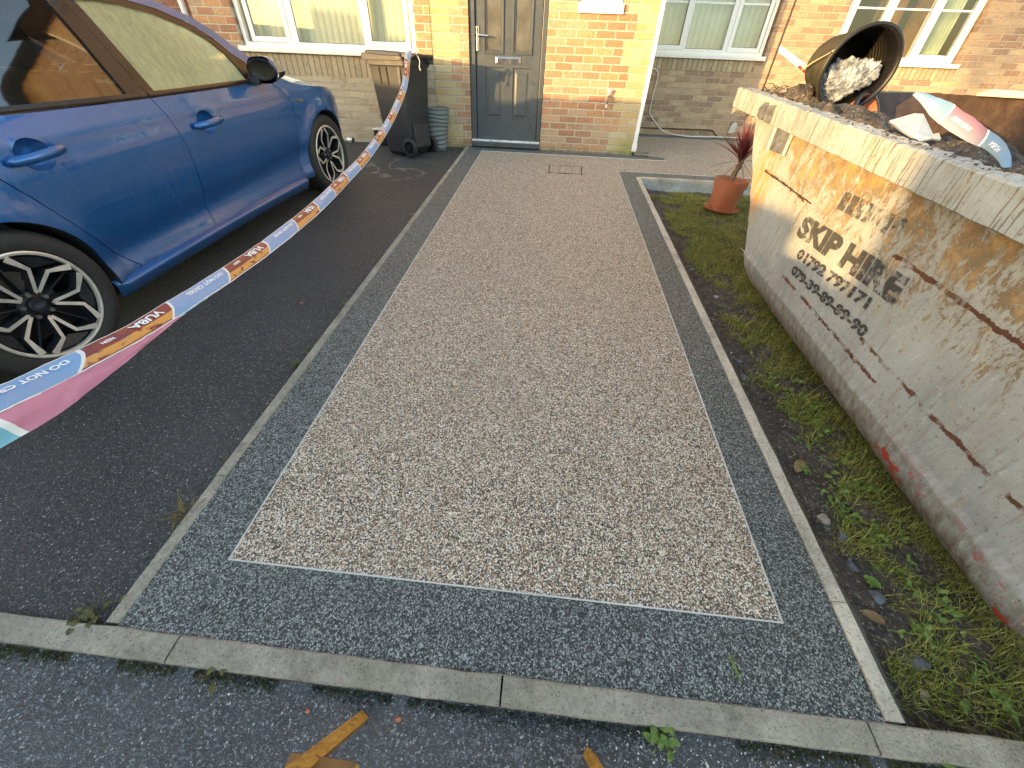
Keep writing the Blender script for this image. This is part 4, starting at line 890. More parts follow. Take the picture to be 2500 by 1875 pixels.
# wheels
def wheel(s0,side):
    t0=side*.893
    def T(rr,an,d): return (t0-side*d,s0+rr*math.cos(an),.3225+rr*math.sin(an))
    def lat_(prof,n,mat,name,par,sharp=40):
        mb=MB(); k=len(prof); vs=[T(p[0],2*math.pi*j/n,p[1]) for p in prof for j in range(n)]
        mb.add(vs,[(i*n+j,i*n+(j+1)%n,(i+1)*n+(j+1)%n,(i+1)*n+j) for i in range(k-1) for j in range(n)])
        o=obj(name,mb,mat,par,smooth=True,auto=sharp); bm=bmesh.new(); bm.from_mesh(o.data); bmesh.ops.recalc_face_normals(bm,faces=bm.faces); bm.to_mesh(o.data); bm.free(); return o
    W_=lat_([(.236,.010),(.244,-.004),(.262,-.010),(.285,-.011),(.290,-.008),(.300,-.006),(.312,.004),(.3195,.020),(.3225,.045),(.3185,.047),(.3185,.053),(.3225,.055),(.3225,.10),(.3185,.102),(.3185,.108),(.3225,.11),(.3225,.17),(.315,.20),(.29,.215),(.236,.21)],72,M_tyre,'wheel',car)
    rim=lat_([(.236,.012),(.2365,.0),(.231,-.003),(.222,-.001),(.2205,.006),(.215,.05),(.205,.10),(.200,.18)],72,M_rimb,'rim',W_)
    lat_([(.2195,.012),(.212,.05),(.204,.10),(.198,.185),(.05,.19)],60,M_rimd,'rim_barrel',W_)
    mb=MB(); a0=R(-90) if side>0 else R(-90)
    ph=R(-90)+(R(7) if s0==0 else R(2))
    hf=lambda q:.012
    dk=MB()
    for k in range(5):
        c=ph+k*2*math.pi/5
        for sg in (1,-1):
            # centre line of one arm, as (radius, angle offset, half width, depth)
            cl=[(.060,R(5.0),.0072,.026),(.110,R(9.6),.0074,.018),(.160,R(11.8),.0084,.010),(.184,R(21.5),.0100,.005),(.219,R(30.5),.014,.000)]
            L=[]; Rr=[]
            for i,(rr,of,hw,dd) in enumerate(cl):
                an=c+sg*of; p=Vector((rr*math.cos(an),rr*math.sin(an))); i0,i1=max(0,i-1),min(len(cl)-1,i+1)
                pa=Vector((cl[i0][0]*math.cos(c+sg*cl[i0][1]),cl[i0][0]*math.sin(c+sg*cl[i0][1]))); pb=Vector((cl[i1][0]*math.cos(c+sg*cl[i1][1]),cl[i1][0]*math.sin(c+sg*cl[i1][1])))
                t_=(pb-pa).normalized(); n_=Vector((-t_.y,t_.x)); L.append((p+n_*hw,dd)); Rr.append((p-n_*hw,dd))
            P3=lambda q,e_=0:(t0-side*(q[1]+e_-.003),s0+q[0].x,.3225+q[0].y)
            for i in range(4):
                mb.add([P3(L[i]),P3(L[i+1]),P3(Rr[i+1]),P3(Rr[i])],[(0,1,2,3)])
                dk.add([P3(L[i],.0005),P3(L[i+1],.0005),P3(L[i+1],.032),P3(L[i],.045)],[(0,1,2,3)]); dk.add([P3(Rr[i],.0005),P3(Rr[i+1],.0005),P3(Rr[i+1],.032),P3(Rr[i],.045)],[(0,1,2,3)])
        # apex joining the two arms of a V
        A_=[(.060,R(8)),(.052,R(0)),(.060,R(-8)),(.072,R(-3)),(.072,R(3))]
        mb.add([(t0-side*.028,s0+q*math.cos(c+w_),.3225+q*math.sin(c+w_)) for q,w_ in A_],[(0,1,2,3,4)])
        # dark web blade between the arms of neighbouring Vs
        c2=c+math.pi/5
        for of in (-R(13),R(13)):
            pts_=[(.07,c2-R(4)*(1 if of>0 else -1)*-1,.045),(.20,c2+of*.25,.030)]
        tri=[(.066,c2-R(9),.040),(.20,c2-R(15),.024),(.211,c2,.022),(.20,c2+R(15),.024),(.066,c2+R(9),.040)]
        mid=[(.066,c2,.052),(.19,c2,.050)]
        V=[T(a,b,d) for a,b,d in tri]+[T(a,b,d) for a,b,d in mid]
        # blade from the hub to the ring
        bl=[(.055,c2-R(3.0),.034),(.205,c2-R(1.3),.040),(.205,c2+R(1.3),.040),(.055,c2+R(3.0),.034)]
        dk.add([T(*q) for q in bl]+[T(q[0],q[1],q[2]+.04) for q in bl],[(0,1,2,3),(0,1,5,4),(3,2,6,7)])
        # dark infill triangle where two arms reach the ring inside each V
        tr=[(.165,c,.030),(.213,c-R(20),.016),(.2155,c,.016),(.213,c+R(20),.016)]
        dk.add([T(*q) for q in tr],[(0,1,2,3)])
    obj('spoke_faces',mb,M_rimb,W_); obj('spoke_flanks',dk,M_rimd,W_)
    lat_([(0,.020),(.030,.021),(.034,.026),(.036,.040),(.062,.046),(.066,.08)],40,M_rimd,'hub',W_)
    for k in range(5):
        an=ph+math.pi/5+k*2*math.pi/5; cx,cz=s0+.052*math.cos(an),.3225+.052*math.sin(an)
        m_=MB(); vs=[]
        for (rr,d) in ((.0,.024),(.0085,.024),(.0105,.028),(.0105,.05)):
            for j in range(12): vs.append((t0-side*d,cx+rr*math.cos(j*math.pi/6),cz+rr*math.sin(j*math.pi/6)))
        m_.add(vs,[(i*12+j,i*12+(j+1)%12,(i+1)*12+(j+1)%12,(i+1)*12+j) for i in range(3) for j in range(12)]); obj('wheel_nut',m_,plain('dull_nut',(.2,.2,.2),.4,.7),W_)
    m_=MB(); m_.add([(t0-side*.0190,s0+.0225*math.cos(a),.3225+.0105*math.sin(a)) for a in [2*math.pi*j/32 for j in range(32)]],[tuple(range(32))]); cp=obj('centre_emblem',m_,M_chrome,W_)
    m_=MB(); m_.add([(t0-side*.0182,s0+.0205*math.cos(a),.3225+.0088*math.sin(a)) for a in [2*math.pi*j/32 for j in range(32)]],[tuple(range(32))]); obj('emblem_field',m_,plain('navy_enamel',(.02,.03,.06),.3),cp)
    if side>0:
        tm=textmb('Ford',.0155,.0004,.3); xs_=[v[0] for v in tm.v]; mx_=(min(xs_)+max(xs_))/2
        tm.v=[(t0-side*.0174,s0+(v[0]-mx_)*.85,.3185+v[1]*.8) for v in tm.v]; obj('emblem_script',tm,M_chrome,cp)
    lat_([(.0,.12),(.14,.12),(.145,.13)],40,plain('brake_disc',(.16,.15,.14),.4,.8),'brake_disc',W_)
for s0 in (0,-2.7):
    for side in (1,-1): wheel(s0,side)

# ---------------------------------------------------------------- skip
def zb(y): return -.313+.068*(y+4)
FE=[(0,-3.70),(.009,-3.62),(.038,-3.468),(.117,-3.377),(.219,-3.293),(.419,-3.12),(.70,-2.87),(.866,-2.72),(.97,-2.63)]
NE=[(0,-5.25),(.009,-5.34),(.03,-5.50),(.105,-5.60),(.19,-5.68),(.42,-5.87),(.866,-6.30),(.97,-6.40)]
def sx(v): return 1.55+(.0 if v>.165 else .075*((.165-v)/.165)**2.2)
def z2(y): return .787-.0*y
skip=empty('rubbish_skip',(2.1,-4.45,-.32),'battered grey skip with rusting stencilled side and earth piled inside, on the lawn','skip')
def Lc(mb): return local(mb,skip)
def sidef(a,b):
    v=.97*a**1.15; y0,y1=interp(FE,v),interp(NE,v); y=y0+(y1-y0)*b
    x=sx(v)-.010*fbm(y*1.7,v*2.3)-.005*fbm(y*6,v*6)-(.006 if abs(v-.165)<.012 else 0)
    return (x,y,zb(y)+v)
mb=MB(); mb.grid(60,150,sidef,flip=False); obj('side_panel',Lc(mb),M_skip,skip,smooth=True,label='stencilled side facing the path')
def othf(a,b):
    v=a; y0,y1=-2.63-.9*(1-a)**1.2,-6.4+.9*(1-a)**1.2; y=y0+(y1-y0)*b; zt=z2(y)+.006*fbm(y*14)+(.012 if fbm(y*5)>.35 else 0); return (2.66+.012*fbm(y*3,a*4),y,zb(y)+(zt-zb(y))*a)
mb=MB(); mb.grid(24,200,othf,flip=False); obj('inner_wall',Lc(mb),M_rust,skip,smooth=True,label='brown rusted far side of the skip seen from inside')
mb=MB(); mb.grid(10,100,lambda a,b:(2.70,-2.63-3.77*b-(.9*(1-a) if b<.5 else -.9*(1-a))*0,zb(-4)+.2+(z2(0)-zb(-4)-.21)*a),flip=True); obj('outer_wall',Lc(mb),M_rust,skip,smooth=True)
for E_,nm_ in ((FE,'far_end'),(NE,'near_end')):
    mb=MB()
    def ef(a,b): v=.97*a; y=interp(E_,v); x=sx(v)+(2.67-sx(v))*b; zz=zb(y)+v; return (x,y,zz+(z2(y)-.97-zb(y))*b*a if a>0 else zz)
    mb.grid(20,12,ef,flip=(nm_=='far_end')); obj('end_panel',Lc(mb),M_rust,skip,smooth=True)
# top rim: folded section with a torn, corroded upper edge
mb=MB()
def rimf(a,b):
    y=-2.41-4.1*a; base=zb(y)
    pr=[(1.545,.858),(1.492,.858),(1.486,.862),(1.485,.90),(1.486,.94),(1.486,.968),(1.492,.973),(1.54,.970),(1.585,.974),(1.592,.955),(1.590,.86)]
    k=b*(len(pr)-1); i=min(int(k),len(pr)-2); t=k-i; x=pr[i][0]+(pr[i+1][0]-pr[i][0])*t; v=pr[i][1]+(pr[i+1][1]-pr[i][1])*t
    x+=.004*fbm(y*9,v*20); v+=(.005*fbm(y*30,x*40)+.008*max(0,fbm(y*13,7))) if 5.7<k<9.2 else .002*fbm(y*8,k)
    if a<.004: x+=.0
    return (x,y,base+v)
mb.grid(330,31,rimf); obj('rim',Lc(mb),M_rim,skip,smooth=True,auto=32)
mb=MB(); mb.prism([(1.497,.815),(1.50,.972),(1.60,.975),(1.60,.86),(1.53,.835)],lambda p,d:(p[0],-2.41+d,zb(-2.41)+p[1]),0,.012); obj('rim_end_plate',Lc(mb),M_rim,skip,bevel=.003)
mb=MB(); mb.grid(3,40,lambda a,b:(1.5+1.2*b,-2.41+.10*a-.0,zb(-2.41)+.965+(z2(0)-zb(-2.41)-.965)*b+.006*fbm(b*20,a)),flip=True); mb.grid(2,40,lambda a,b:(1.5+1.2*b,-2.41,zb(-2.41)+.86+.105*a+(z2(0)-zb(-2.41)-.965)*b)); obj('end_rim',Lc(mb),M_rim,skip)
# weld bead at the bottom fold
mb=MB(); mb.tube([(1.548-.003*fbm(y*40)-.010*fbm(y*1.7,.165*2.3),y,zb(y)+.168+.002*fbm(y*60)) for y in [-3.27-2.4*i/240 for i in range(241)]],[.0035+.002*abs(fbm(i*.9)) for i in range(241)],5); obj('weld_bead',Lc(mb),M_skip,skip,smooth=True)
mb=MB(); mb.tube([(1.545-.010*fbm(y*1.7,.62*2.3),y,zb(y)+.62+.003*fbm(y*50)) for y in [-3.16-.62*i/60 for i in range(61)]],.003,5); obj('weld_bead',Lc(mb),M_rod,skip,smooth=True)
# lifting lug: cupped pin on the rim and channel below it
mb=MB(); 
for yy in (-3.0,):
    mb.prism([(1.490,.870),(1.470,.867),(1.440,.89),(1.440,.93),(1.460,.958),(1.490,.958)],lambda p,d:(p[0],-2.99-d,zb(-3.05)+p[1]),0,.018)
    mb.tube([(1.50,-3.07,zb(-3.07)+.91),(1.452,-3.07,zb(-3.07)+.91),(1.438,-3.07,zb(-3.07)+.91)],[.030,.024,.040],20)
    mb.prism([(1.50,.86),(1.44,.872),(1.44,.95),(1.50,.955)],lambda p,d:(p[0],-3.105-d,zb(-3.1)+p[1]),0,.014)
obj('lifting_lug',Lc(mb),plain('grimy_steel',(.13,.135,.135),.6,var=.5,sc_=25,bump=.5),skip,bevel=.003)
mb=MB(); mb.prism([(-3.115,0),(-3.12,-.052),(-3.185,-.060),(-3.20,-.020),(-3.235,-.008),(-3.31,-.012),(-3.325,0)],lambda p,d:(1.548+p[1]*1.0,p[0],zb(p[0])+d),.735,.862); obj('lug_bracket',Lc(mb),M_rim,skip,bevel=.004)
mb=MB(); mb.prism([(-3.19,-.004),(-3.195,-.045),(-3.235,-.040),(-3.30,-.016),(-3.31,-.004)],lambda p,d:(1.546+p[1],p[0],zb(p[0])+d),.742,.858); obj('bracket_socket_shade',Lc(mb),plain('shaded_grey_steel',(.09,.095,.10),.7,var=.6,sc_=30,bump=.6),skip,bevel=.003)  # dark inside of the channel: its shade is put into the colour
# stencilled lettering
def onside(tm,y0,v0,kx=1,dip=0,off=.004):
    out=[]
    for (a,b,_) in tm.v:
        y=y0-a*kx; v=v0+b+dip*a; x=sx(v)-.010*fbm(y*1.7,v*2.3)-.005*fbm(y*6,v*6); out.append((x-off,y,zb(y)+v))
    tm.v=out; return tm
def fit(txt,size,width,**k):
    t=textmb(txt,size,**k); xs_=[q[0] for q in t.v]; w_=max(xs_)-min(xs_); s_=width/w_; x0=min(xs_); t.v=[((q[0]-x0)*s_,q[1],0) for q in t.v]; return t
# the steeper perspective of the photograph puts the first letters lowest
obj('stencil_lettering',Lc(onside(fit('SKIP HIRE',.135,.80,bold=.0075),-3.79,.468,dip=.055)),M_sten,skip,label='large worn SKIP HIRE stencil')
obj('stencil_lettering',Lc(onside(fit('01792 797171',.066,.60,bold=.0030,stencil=True),-3.885,.382,dip=.075)),M_sten2,skip,label='stencilled number 01792 797171')
obj('stencil_lettering',Lc(onside(fit('079-39-89-89-90',.062,.66,bold=.0030,stencil=True),-3.905,.302,dip=.055)),M_sten2,skip,label='stencilled number 079-39-89-89-90')
wp=worn('faded_stencil_paint',(.07,.07,.06),.42,.52)
for k in range(7):
    t_=MB(); a0=k*.062; t_.add([(a0+.05*i,.075*j,0) for j in (0,.5,1) for i in (0,.5,1)],[(0,1,4,3),(1,2,5,4),(3,4,7,6),(4,5,8,7)]); obj('worn_stencil_patch',Lc(onside(t_,-3.99,.665,dip=.05)),wp,skip)
# earth and turf heaped inside
def heap(x,y):
    h=.60+.05*fbm(x*2.2,y*2.2)+.14*math.exp(-((x-1.80)/.20)**2-((y+2.86)/.34)**2)+.10*math.exp(-((x-1.95)/.25)**2-((y+3.35)/.22)**2)-.05*max(0,-y-3.6)
    h+=.07*math.exp(-((x-1.62)/.05)**2)*(1 if y<-3.4 else .4)+.02*fbm(x*11,y*11)+.014*fbm(x*30,y*30)
    if x>2.2: h-=.22*(x-2.2)
    return h
mb=MB(); mb.grid(80,220,lambda a,b:((lambda x,y:(x,y,heap(x,y)+(.0)))(1.585+1.05*a,-2.44-3.2*b)),flip=False); tag(obj('earth_heap',mb,M_soil,smooth=True),'dark heap of dug earth and turf filling the skip','earth heap')
def rock(name,loc,s,mat,label,cat,group=None,seed=0,flat_=.6,z=None,rotz=0):
    bm=bmesh.new(); bmesh.ops.create_icosphere(bm,subdivisions=2,radius=1)
    for v in bm.verts:
        n_=noise.noise(v.co*1.3+Vector((seed,seed*2.1,0)))*.38+noise.noise(v.co*3+Vector((seed,0,5)))*.16; v.co*=1+n_
        v.co=Vector((v.co.x*s*1.25,v.co.y*s*.85,v.co.z*s*flat_))
    me=bpy.data.meshes.new(name); bm.to_mesh(me); bm.free(); me.materials.append(mat); o=bpy.data.objects.new(name,me); COL.objects.link(o); o.location=loc; o.rotation_euler=(random.uniform(-.3,.3),random.uniform(-.3,.3),rotz)
    for p in me.polygons: p.use_smooth=random.random()<.0
    return tag(o,label,cat,group)
rock('turf_clod',(1.70,-2.88,.745),.085,M_soil,'lump of dark turf left of the black pot in the skip','clod',seed=3,flat_=.7)
rock('turf_clod',(1.80,-3.30,.665),.11,M_soil,'broad clod of earth under the mouth of the black pot','clod',seed=8,flat_=.5)
rock('turf_clod',(1.66,-4.33,.615),.065,M_soil,'ragged clod on the rim below the loose tape in the skip','clod',seed=5,flat_=.6)
rock('turf_clod',(1.63,-4.60,.60),.055,M_soil,'clod on the skip rim nearest the camera','clod',seed=15,flat_=.6)
# crumbs of earth along the rim
mb=MB()
for i in range(900):
    y=-2.5-2.6*random.random(); x=1.545+.06*random.random()**.8-.02*random.random(); s_=random.uniform(.0025,.009)*(1.3 if y<-3.6 else .8)
    z=zb(y)+.966+s_*.3; q=[Vector((random.uniform(-1,1),random.uniform(-1,1),random.uniform(-.5,1)))*s_ for _ in range(4)]
    mb.add([Vector((x,y,z))+k for k in q],[(0,1,2),(0,2,3),(0,3,1),(1,3,2)])
o=obj('rim_crumbs',mb,M_soil); tag(o,'crumbs of earth scattered along the top of the skip rim','earth crumbs',kind='stuff')
# big ribbed plant pot lying on the heap, mouth towards the camera
C=Vector((1.91,-3.02,.880)); vd=(C-CAM).normalized(); ax=(vd*.88+(-r2*.97+u2*.18)*.46).normalized()
q=ax.to_track_quat('Z','Y').to_matrix().to_4x4(); Mx=Matrix.Translation(C)@q
pot=empty('plant_pot',C,'large black ribbed plant pot lying on its side on the skip heap, plastic wrap inside','plant pot')
prof=[(.150,.0),(.186,.0)]; 
outer=[(.190,-.004),(.203,-.002),(.206,.012),(.203,.030),(.192,.034)]
for i in range(13): z=.045+i*.022; rr=.190-.055*(z/.33); outer+=[(rr+.004,z),(rr+.004,z+.010),(rr-.001,z+.014),(rr-.001,z+.020)]
outer+=[(.134,.345),(.02,.348)]
mb=MB(); mb.lathe(outer,56,Mx); obj('outer_wall',local(mb,pot),plain('olive_plastic',(.036,.034,.021),.45,var=.3,sc_=12),pot,smooth=True,auto=35,label='dusty olive-toned ribbed outside of the pot')
mb=MB(); mb.lathe([(.206,.0),(.198,-.006),(.188,-.004),(.184,.02),(.178,.08),(.160,.2),(.128,.335),(.0,.338)],56,Mx); obj('inner_wall',local(mb,pot),M_blk,pot,smooth=True)
# crumpled clear plastic in the pot
def crumple(name,center,M3,rad,mat,label,cat,seed=1,sub=5,amp=.5,flat_=1):
    bm=bmesh.new(); bmesh.ops.create_icosphere(bm,subdivisions=sub,radius=1)
    for v in bm.verts:
        p=v.co.copy(); d=0
        for k,fq in enumerate((1.2,2.3,4.3,7.5)):
            n_=noise.noise(p*fq+Vector((seed*3.1+k*7,seed,0))); d+=(abs(n_)-.25)*(-1)**k*amp/(1.35**k)
        v.co=p*(1+d); v.co=Vector((v.co.x*rad[0],v.co.y*rad[1],v.co.z*rad[2]))
    me=bpy.data.meshes.new(name); bm.to_mesh(me); bm.free(); me.materials.append(mat); o=bpy.data.objects.new(name,me); COL.objects.link(o); o.matrix_world=Matrix.Translation(center)@M3
    return tag(o,label,cat)
down=Vector((0,0,-1)); lowp=(down-ax*down.dot(ax)).normalized()
def wrap(seed,center,M3,rad):
    bm=bmesh.new(); bmesh.ops.create_icosphere(bm,subdivisions=5,radius=1); random.seed(seed)
    P0=[(Vector((random.gauss(0,1),random.gauss(0,1),random.gauss(0,1))).normalized(),random.uniform(.70,1.10)) for _ in range(120)]
    for v in bm.verts:
        d=v.co.normalized(); h=min(hh/max(.3,d.dot(n_)) for n_,hh in P0 if d.dot(n_)>.3)   # flat folds meeting in creases
        h=min(h,1.35)*(1+.30*abs(noise.noise(d*2.6+Vector((seed,0,0))))-.12+.12*noise.noise(d*9)); v.co=Vector((d.x*h*rad[0],d.y*h*rad[1],d.z*h*rad[2]))
    me=bpy.data.meshes.new('plastic_wrap'); bm.to_mesh(me); bm.free(); me.materials.append(M_film); o=bpy.data.objects.new('plastic_wrap',me); COL.objects.link(o); o.matrix_world=Matrix.Translation(center)@M3; return o
W0=wrap(3,C+ax*.075+lowp*.055-r2*.03,q,(.135,.135,.10)); tag(W0,'crumpled clear and white plastic wrap stuffed in the mouth of the black pot','plastic wrap')
W1_=wrap(9,C+ax*.07+lowp*.03+r2*.06,q@Matrix.Rotation(.7,4,'X'),(.11,.105,.08)); W1_.name='wrap_fold'; W1_.parent=W0; W1_.matrix_parent_inverse=W0.matrix_world.inverted()
# terracotta bowl half buried beside the pot
bw=empty('plant_pot',(2.10,-2.98,.64),'terracotta-coloured pot with a dark rim half buried behind the black pot','plant pot')
Mb=Matrix.Translation((2.06,-3.03,.655))@Matrix.Rotation(R(62),4,'X')@Matrix.Rotation(R(28),4,'Y')
mb=MB(); mb.lathe([(.09,-.12),(.125,0),(.132,.0),(.132,.012),(.122,.012),(.112,-.02),(.06,-.06),(0,-.065)],40,Mb); obj('pot_wall',local(mb,bw),M_terra,bw,smooth=True,auto=40)
mb=MB(); mb.lathe([(.130,-.004),(.140,-.002),(.140,.016),(.126,.018)],40,Mb); obj('pot_rim',local(mb,bw),M_blk,bw,smooth=True,auto=40)
# white sheeting, block on the far rim, steel rod, cane
def ray(px,py): # source photo pixel -> direction (used to place things seen over the rim)
    return ((px-1250)*r2-(py-937.5)*u2+932*f).normalized()
def P_(px,py,d): return CAM+ray(px,py)*d
sv=[P_(2170.6,294.4,3.0),P_(2232,276.5,3.08),P_(2212,304,2.95),P_(2255,278,3.05),P_(2278,327,2.95),P_(2240,325,2.85),P_(2200,318,2.85),P_(2298,340,2.9),P_(2292.7,323.7,2.98),P_(2276,338,2.88),P_(2245,345,2.8)]
mb=MB(); mb.add(sv,[(0,1,2),(1,3,5,2),(3,4,5),(0,2,6),(2,5,6),(4,8,7,9),(5,9,10),(4,9,5),(6,5,10)]); mb.add([v+Vector((.004,.006,-.006)) for v in sv],[(2,1,0),(2,5,3,1),(5,4,3),(6,2,0),(6,5,2),(9,7,8,4),(10,9,5),(5,9,4),(10,5,6)])
tag(obj('crumpled_sheet',mb,M_paper),'torn white sheet poking out of the earth in the middle of the skip','sheet')
mb=MB(); mb.prism([(-3.02,.0),(-3.02,.012),(-3.10,.034),(-3.32,.016),(-3.34,0)],lambda p,d:(2.62+d,p[0],.785+p[1]),0,.12); tag(obj('polystyrene_block',mb,plain('cream_block',(.72,.66,.5),.8),bevel=.004),'cream wedge of polystyrene resting on the far rim of the skip','block')
mb=MB(); mb.tube([(1.64,-2.46,.60),(1.64,-2.46,.78),(1.642,-2.462,1.0),(1.648,-2.46,1.36)],.0065,8); tag(obj('steel_rod',mb,M_rod,smooth=True),'thin black steel rod standing upright at the far corner of the skip','rod')
mb=MB(); mb.tube([P_(1917,215,3.95),P_(1919,205,3.95),P_(1960,170,3.7),P_(1985,152,3.6),P_(2030,127,3.45),P_(2036,123,3.4)],[.004,.0045,.005,.005,.004,.003],6); tag(obj('dry_cane',mb,M_stick,smooth=True),'bent pale cane leaning from the earth onto the black pot','cane')
mb=MB()
for i in range(26):
    a=Vector((1.60+.25*random.random(),-2.5-.5*random.random(),.74+.04*random.random())); b=a+Vector((random.uniform(-.10,.12),random.uniform(-.1,.1),random.uniform(-.02,.05))); mb.tube([a,(a+b)/2+Vector((0,0,.015)),b],[.003,.0025,.0015],5)
tag(obj('root_tangle',mb,M_rod),'tangle of dark roots on the earth at the far corner of the skip','roots',kind='stuff')

# ---------------------------------------------------------------- barrier tape
def catm(P,n=10):
    P=[Vector(p) for p in P]; out=[]
    for i in range(len(P)-1):
        p0,p1,p2,p3=P[max(i-1,0)],P[i],P[i+1],P[min(i+2,len(P)-1)]
        for k in range(n):
            t=k/n; out.append(.5*((2*p1)+(-p0+p2)*t+(2*p0-5*p1+4*p2-p3)*t*t+(-p0+3*p1-3*p2+p3)*t**3))
    out.append(P[-1]); return out
def tape(name,path,wdir,width,label,back=None,par=None,off0=0,thick=.0006,curl=0):
    """path: points; wdir(t)->unit vector across; width(t)"""
    n=len(path); L=[0]
    for a,b in zip(path[:-1],path[1:]): L.append(L[-1]+(b-a).length)
    nv=7; vs=[]; uv=[]
    def S(i,v):
        t=i/(n-1); tg=(path[min(i+1,n-1)]-path[max(i-1,0)]).normalized(); w_=wdir(t); w_=(w_-tg*w_.dot(tg)).normalized(); nn=tg.cross(w_)
        W=width(t); return path[i]+w_*(v-.5)*W+nn*(curl*math.sin(math.pi*v)*W+.0045*fbm(L[i]*9,v*2)+.0016*fbm(L[i]*40,v*5))
    for i in range(n):
        for j in range(nv): vs.append(S(i,j/(nv-1))); uv.append((L[i]+off0,j/(nv-1)))
    fs=[(i*nv+j,(i+1)*nv+j,(i+1)*nv+j+1,i*nv+j+1) for i in range(n-1) for j in range(nv-1)]
    mb=MB(); mb.add(vs,fs); o=obj(name,mb,back or M_tape,par,smooth=True); ul=o.data.uv_layers.new(name='UVMap')
    for lp in o.data.loops: ul.data[lp.index].uv=uv[lp.vertex_index]
    if label: tag(o,label,'barrier tape')
    def at(u_,v_):
        u_=max(0,min(L[-1]-1e-4,u_-off0)); i=max(k for k in range(n) if L[k]<=u_); i=min(i,n-2); t=(u_-L[i])/(L[i+1]-L[i]); a,b=S(i,v_),S(i+1,v_); p=a.lerp(b,t)
        tg=(path[i+1]-path[i]).normalized(); w_=wdir(i/(n-1)); return p,tg.cross((w_-tg*w_.dot(tg)).normalized())
    return o,at,L[-1]+off0
tp_pts=[(-1.405,-.78,.925),(-1.385,-.98,.885),(-1.33,-1.35,.67),(-1.26,-1.87,.52),(-1.17,-2.50,.40),(-1.08,-3.17,.312),(-1.01,-3.71,.272),(-.94,-4.17,.253),(-.88,-4.60,.250),(-.84,-4.93,.255),(-.80,-5.22,.272),(-.77,-5.41,.29),(-.755,-5.56,.31),(-.74,-5.68,.33),(-.72,-5.86,.36),(-.70,-6.1,.41)]
path=catm([Vector(p)+Vector((-.012,0,.010)) for p in tp_pts],14)
wd=lambda t: Vector((.80,0,-.60)) if t>.15 else Vector((.80,.15,-.6+.5*(.15-t)/.15)).normalized()
wf=lambda t: (.024 if t<.02 else min(.056,.030+.40*t)) if t<.45 else (.056-.010*min(1,(t-.45)/.25))
to,at,TL=tape('barrier_tape',path,wd,wf,'claret and blue printed barrier tape sagging from the wheelie bin across the asphalt',curl=.10)
# lower fold: the tape turns over on itself and shows its pale reverse
i0=int(len(path)*.64); p2=path[i0:]
def wf2(t): return .001+.047*(lambda s:s*s*(3-2*s))(min(1,t/.62))
base_=[path[i]+wd(1)*(.5*wf(i/(len(path)-1))) for i in range(i0,len(path))]
lowd=lambda t: Vector((.25,0,-1)).normalized()
pth2=[b+lowd(0)*(.5*wf2(k/(len(base_)-1))) for k,b in enumerate(base_)]
ph_=0
for a_,b_ in zip(pth2[:-1],pth2[1:]):
    if a_.y<-5.20: break
    ph_+=(b_-a_).length
tape('tape_fold',pth2,lowd,wf2,None,tapeback(ph_+.50),to,off0=.0,curl=.06)
# white print
def lay(txt,u0,size,v0,par,at_,fl=1,stretch=1.0):
    tm=textmb(txt,size,size*.03); xs_=[q[0] for q in tm.v]; x1=max(xs_)
    out=[]
    for a,b,_ in tm.v:
        uu=u0+(x1-a)*stretch if fl<0 else u0+a*stretch; vv=v0+b/.056
        p,nn=at_(uu,vv); out.append(p+nn*.0025)
    tm.v=out; return tm
k=1; mb1=MB()
segs=int(TL/.27)
for s_ in range(1,segs+1):
    u0=.27*s_+.05
    if u0+.2>TL: break
    if s_%2: tm=lay('VUBA',u0,.027,.16,to,at,1,1.5); tm2=lay('RESIN',u0+.150,.012,.22,to,at,1,1.1)
    else: tm=lay('DO NOT CROSS',u0-.01,.017,.22,to,at,1,1.35); tm2=None
    for q in (tm,tm2):
        if q: obj('tape_print',q,M_tletter,to)
# knot round the bin handle and the short loose end
kn=[Vector((-1.405,-.78,.925))+Vector((.03*math.cos(a),.012*math.sin(a*2),.026*math.sin(a))) for a in [i*.7 for i in range(19)]]
tape('tape_knot',catm(kn,4),lambda t:Vector((0,1,.2)),lambda t:.020,None,None,to)
tape('tape_tail',catm([(-1.39,-.78,.93),(-1.365,-.76,.90),(-1.35,-.74,.85),(-1.358,-.74,.80),(-1.352,-.73,.77)],6),lambda t:Vector((.7,-.6,0)),lambda t:.018+.008*math.sin(t*9),None,M_paper,to)
# second run: from the steel rod, behind the pot, and the piece lying in the skip
tp2=catm([(1.646,-2.462,.985),(1.70,-2.50,.955),(1.76,-2.55,.915),(1.83,-2.60,.87),(1.90,-2.66,.82),(1.99,-2.75,.80)],8)
o2,_,_=tape('barrier_tape',tp2,lambda t:Vector((.15,-.2,1)),lambda t:.028+.02*t,'short twisted length of blue and claret tape tied to the steel rod',off0=.1,curl=.1)
tp3=catm([P_(2233,228,3.12),P_(2258,240,3.08),P_(2290,262,3.02),P_(2318,284,2.95),P_(2350,306,2.88),P_(2385,330,2.80),P_(2425,352,2.72),P_(2450,382,2.64),P_(2458,410,2.6)],8)
o3,at3,L3=tape('barrier_tape',tp3,lambda t:(u2*.85+r2*.5),lambda t:(.02+.20*min(t,.28) if t<.5 else max(.025,.076-.11*(t-.5))),'broad loose end of pale blue barrier tape lying across the skip',M_tapep,off0=.02,curl=.05)
mb=MB()
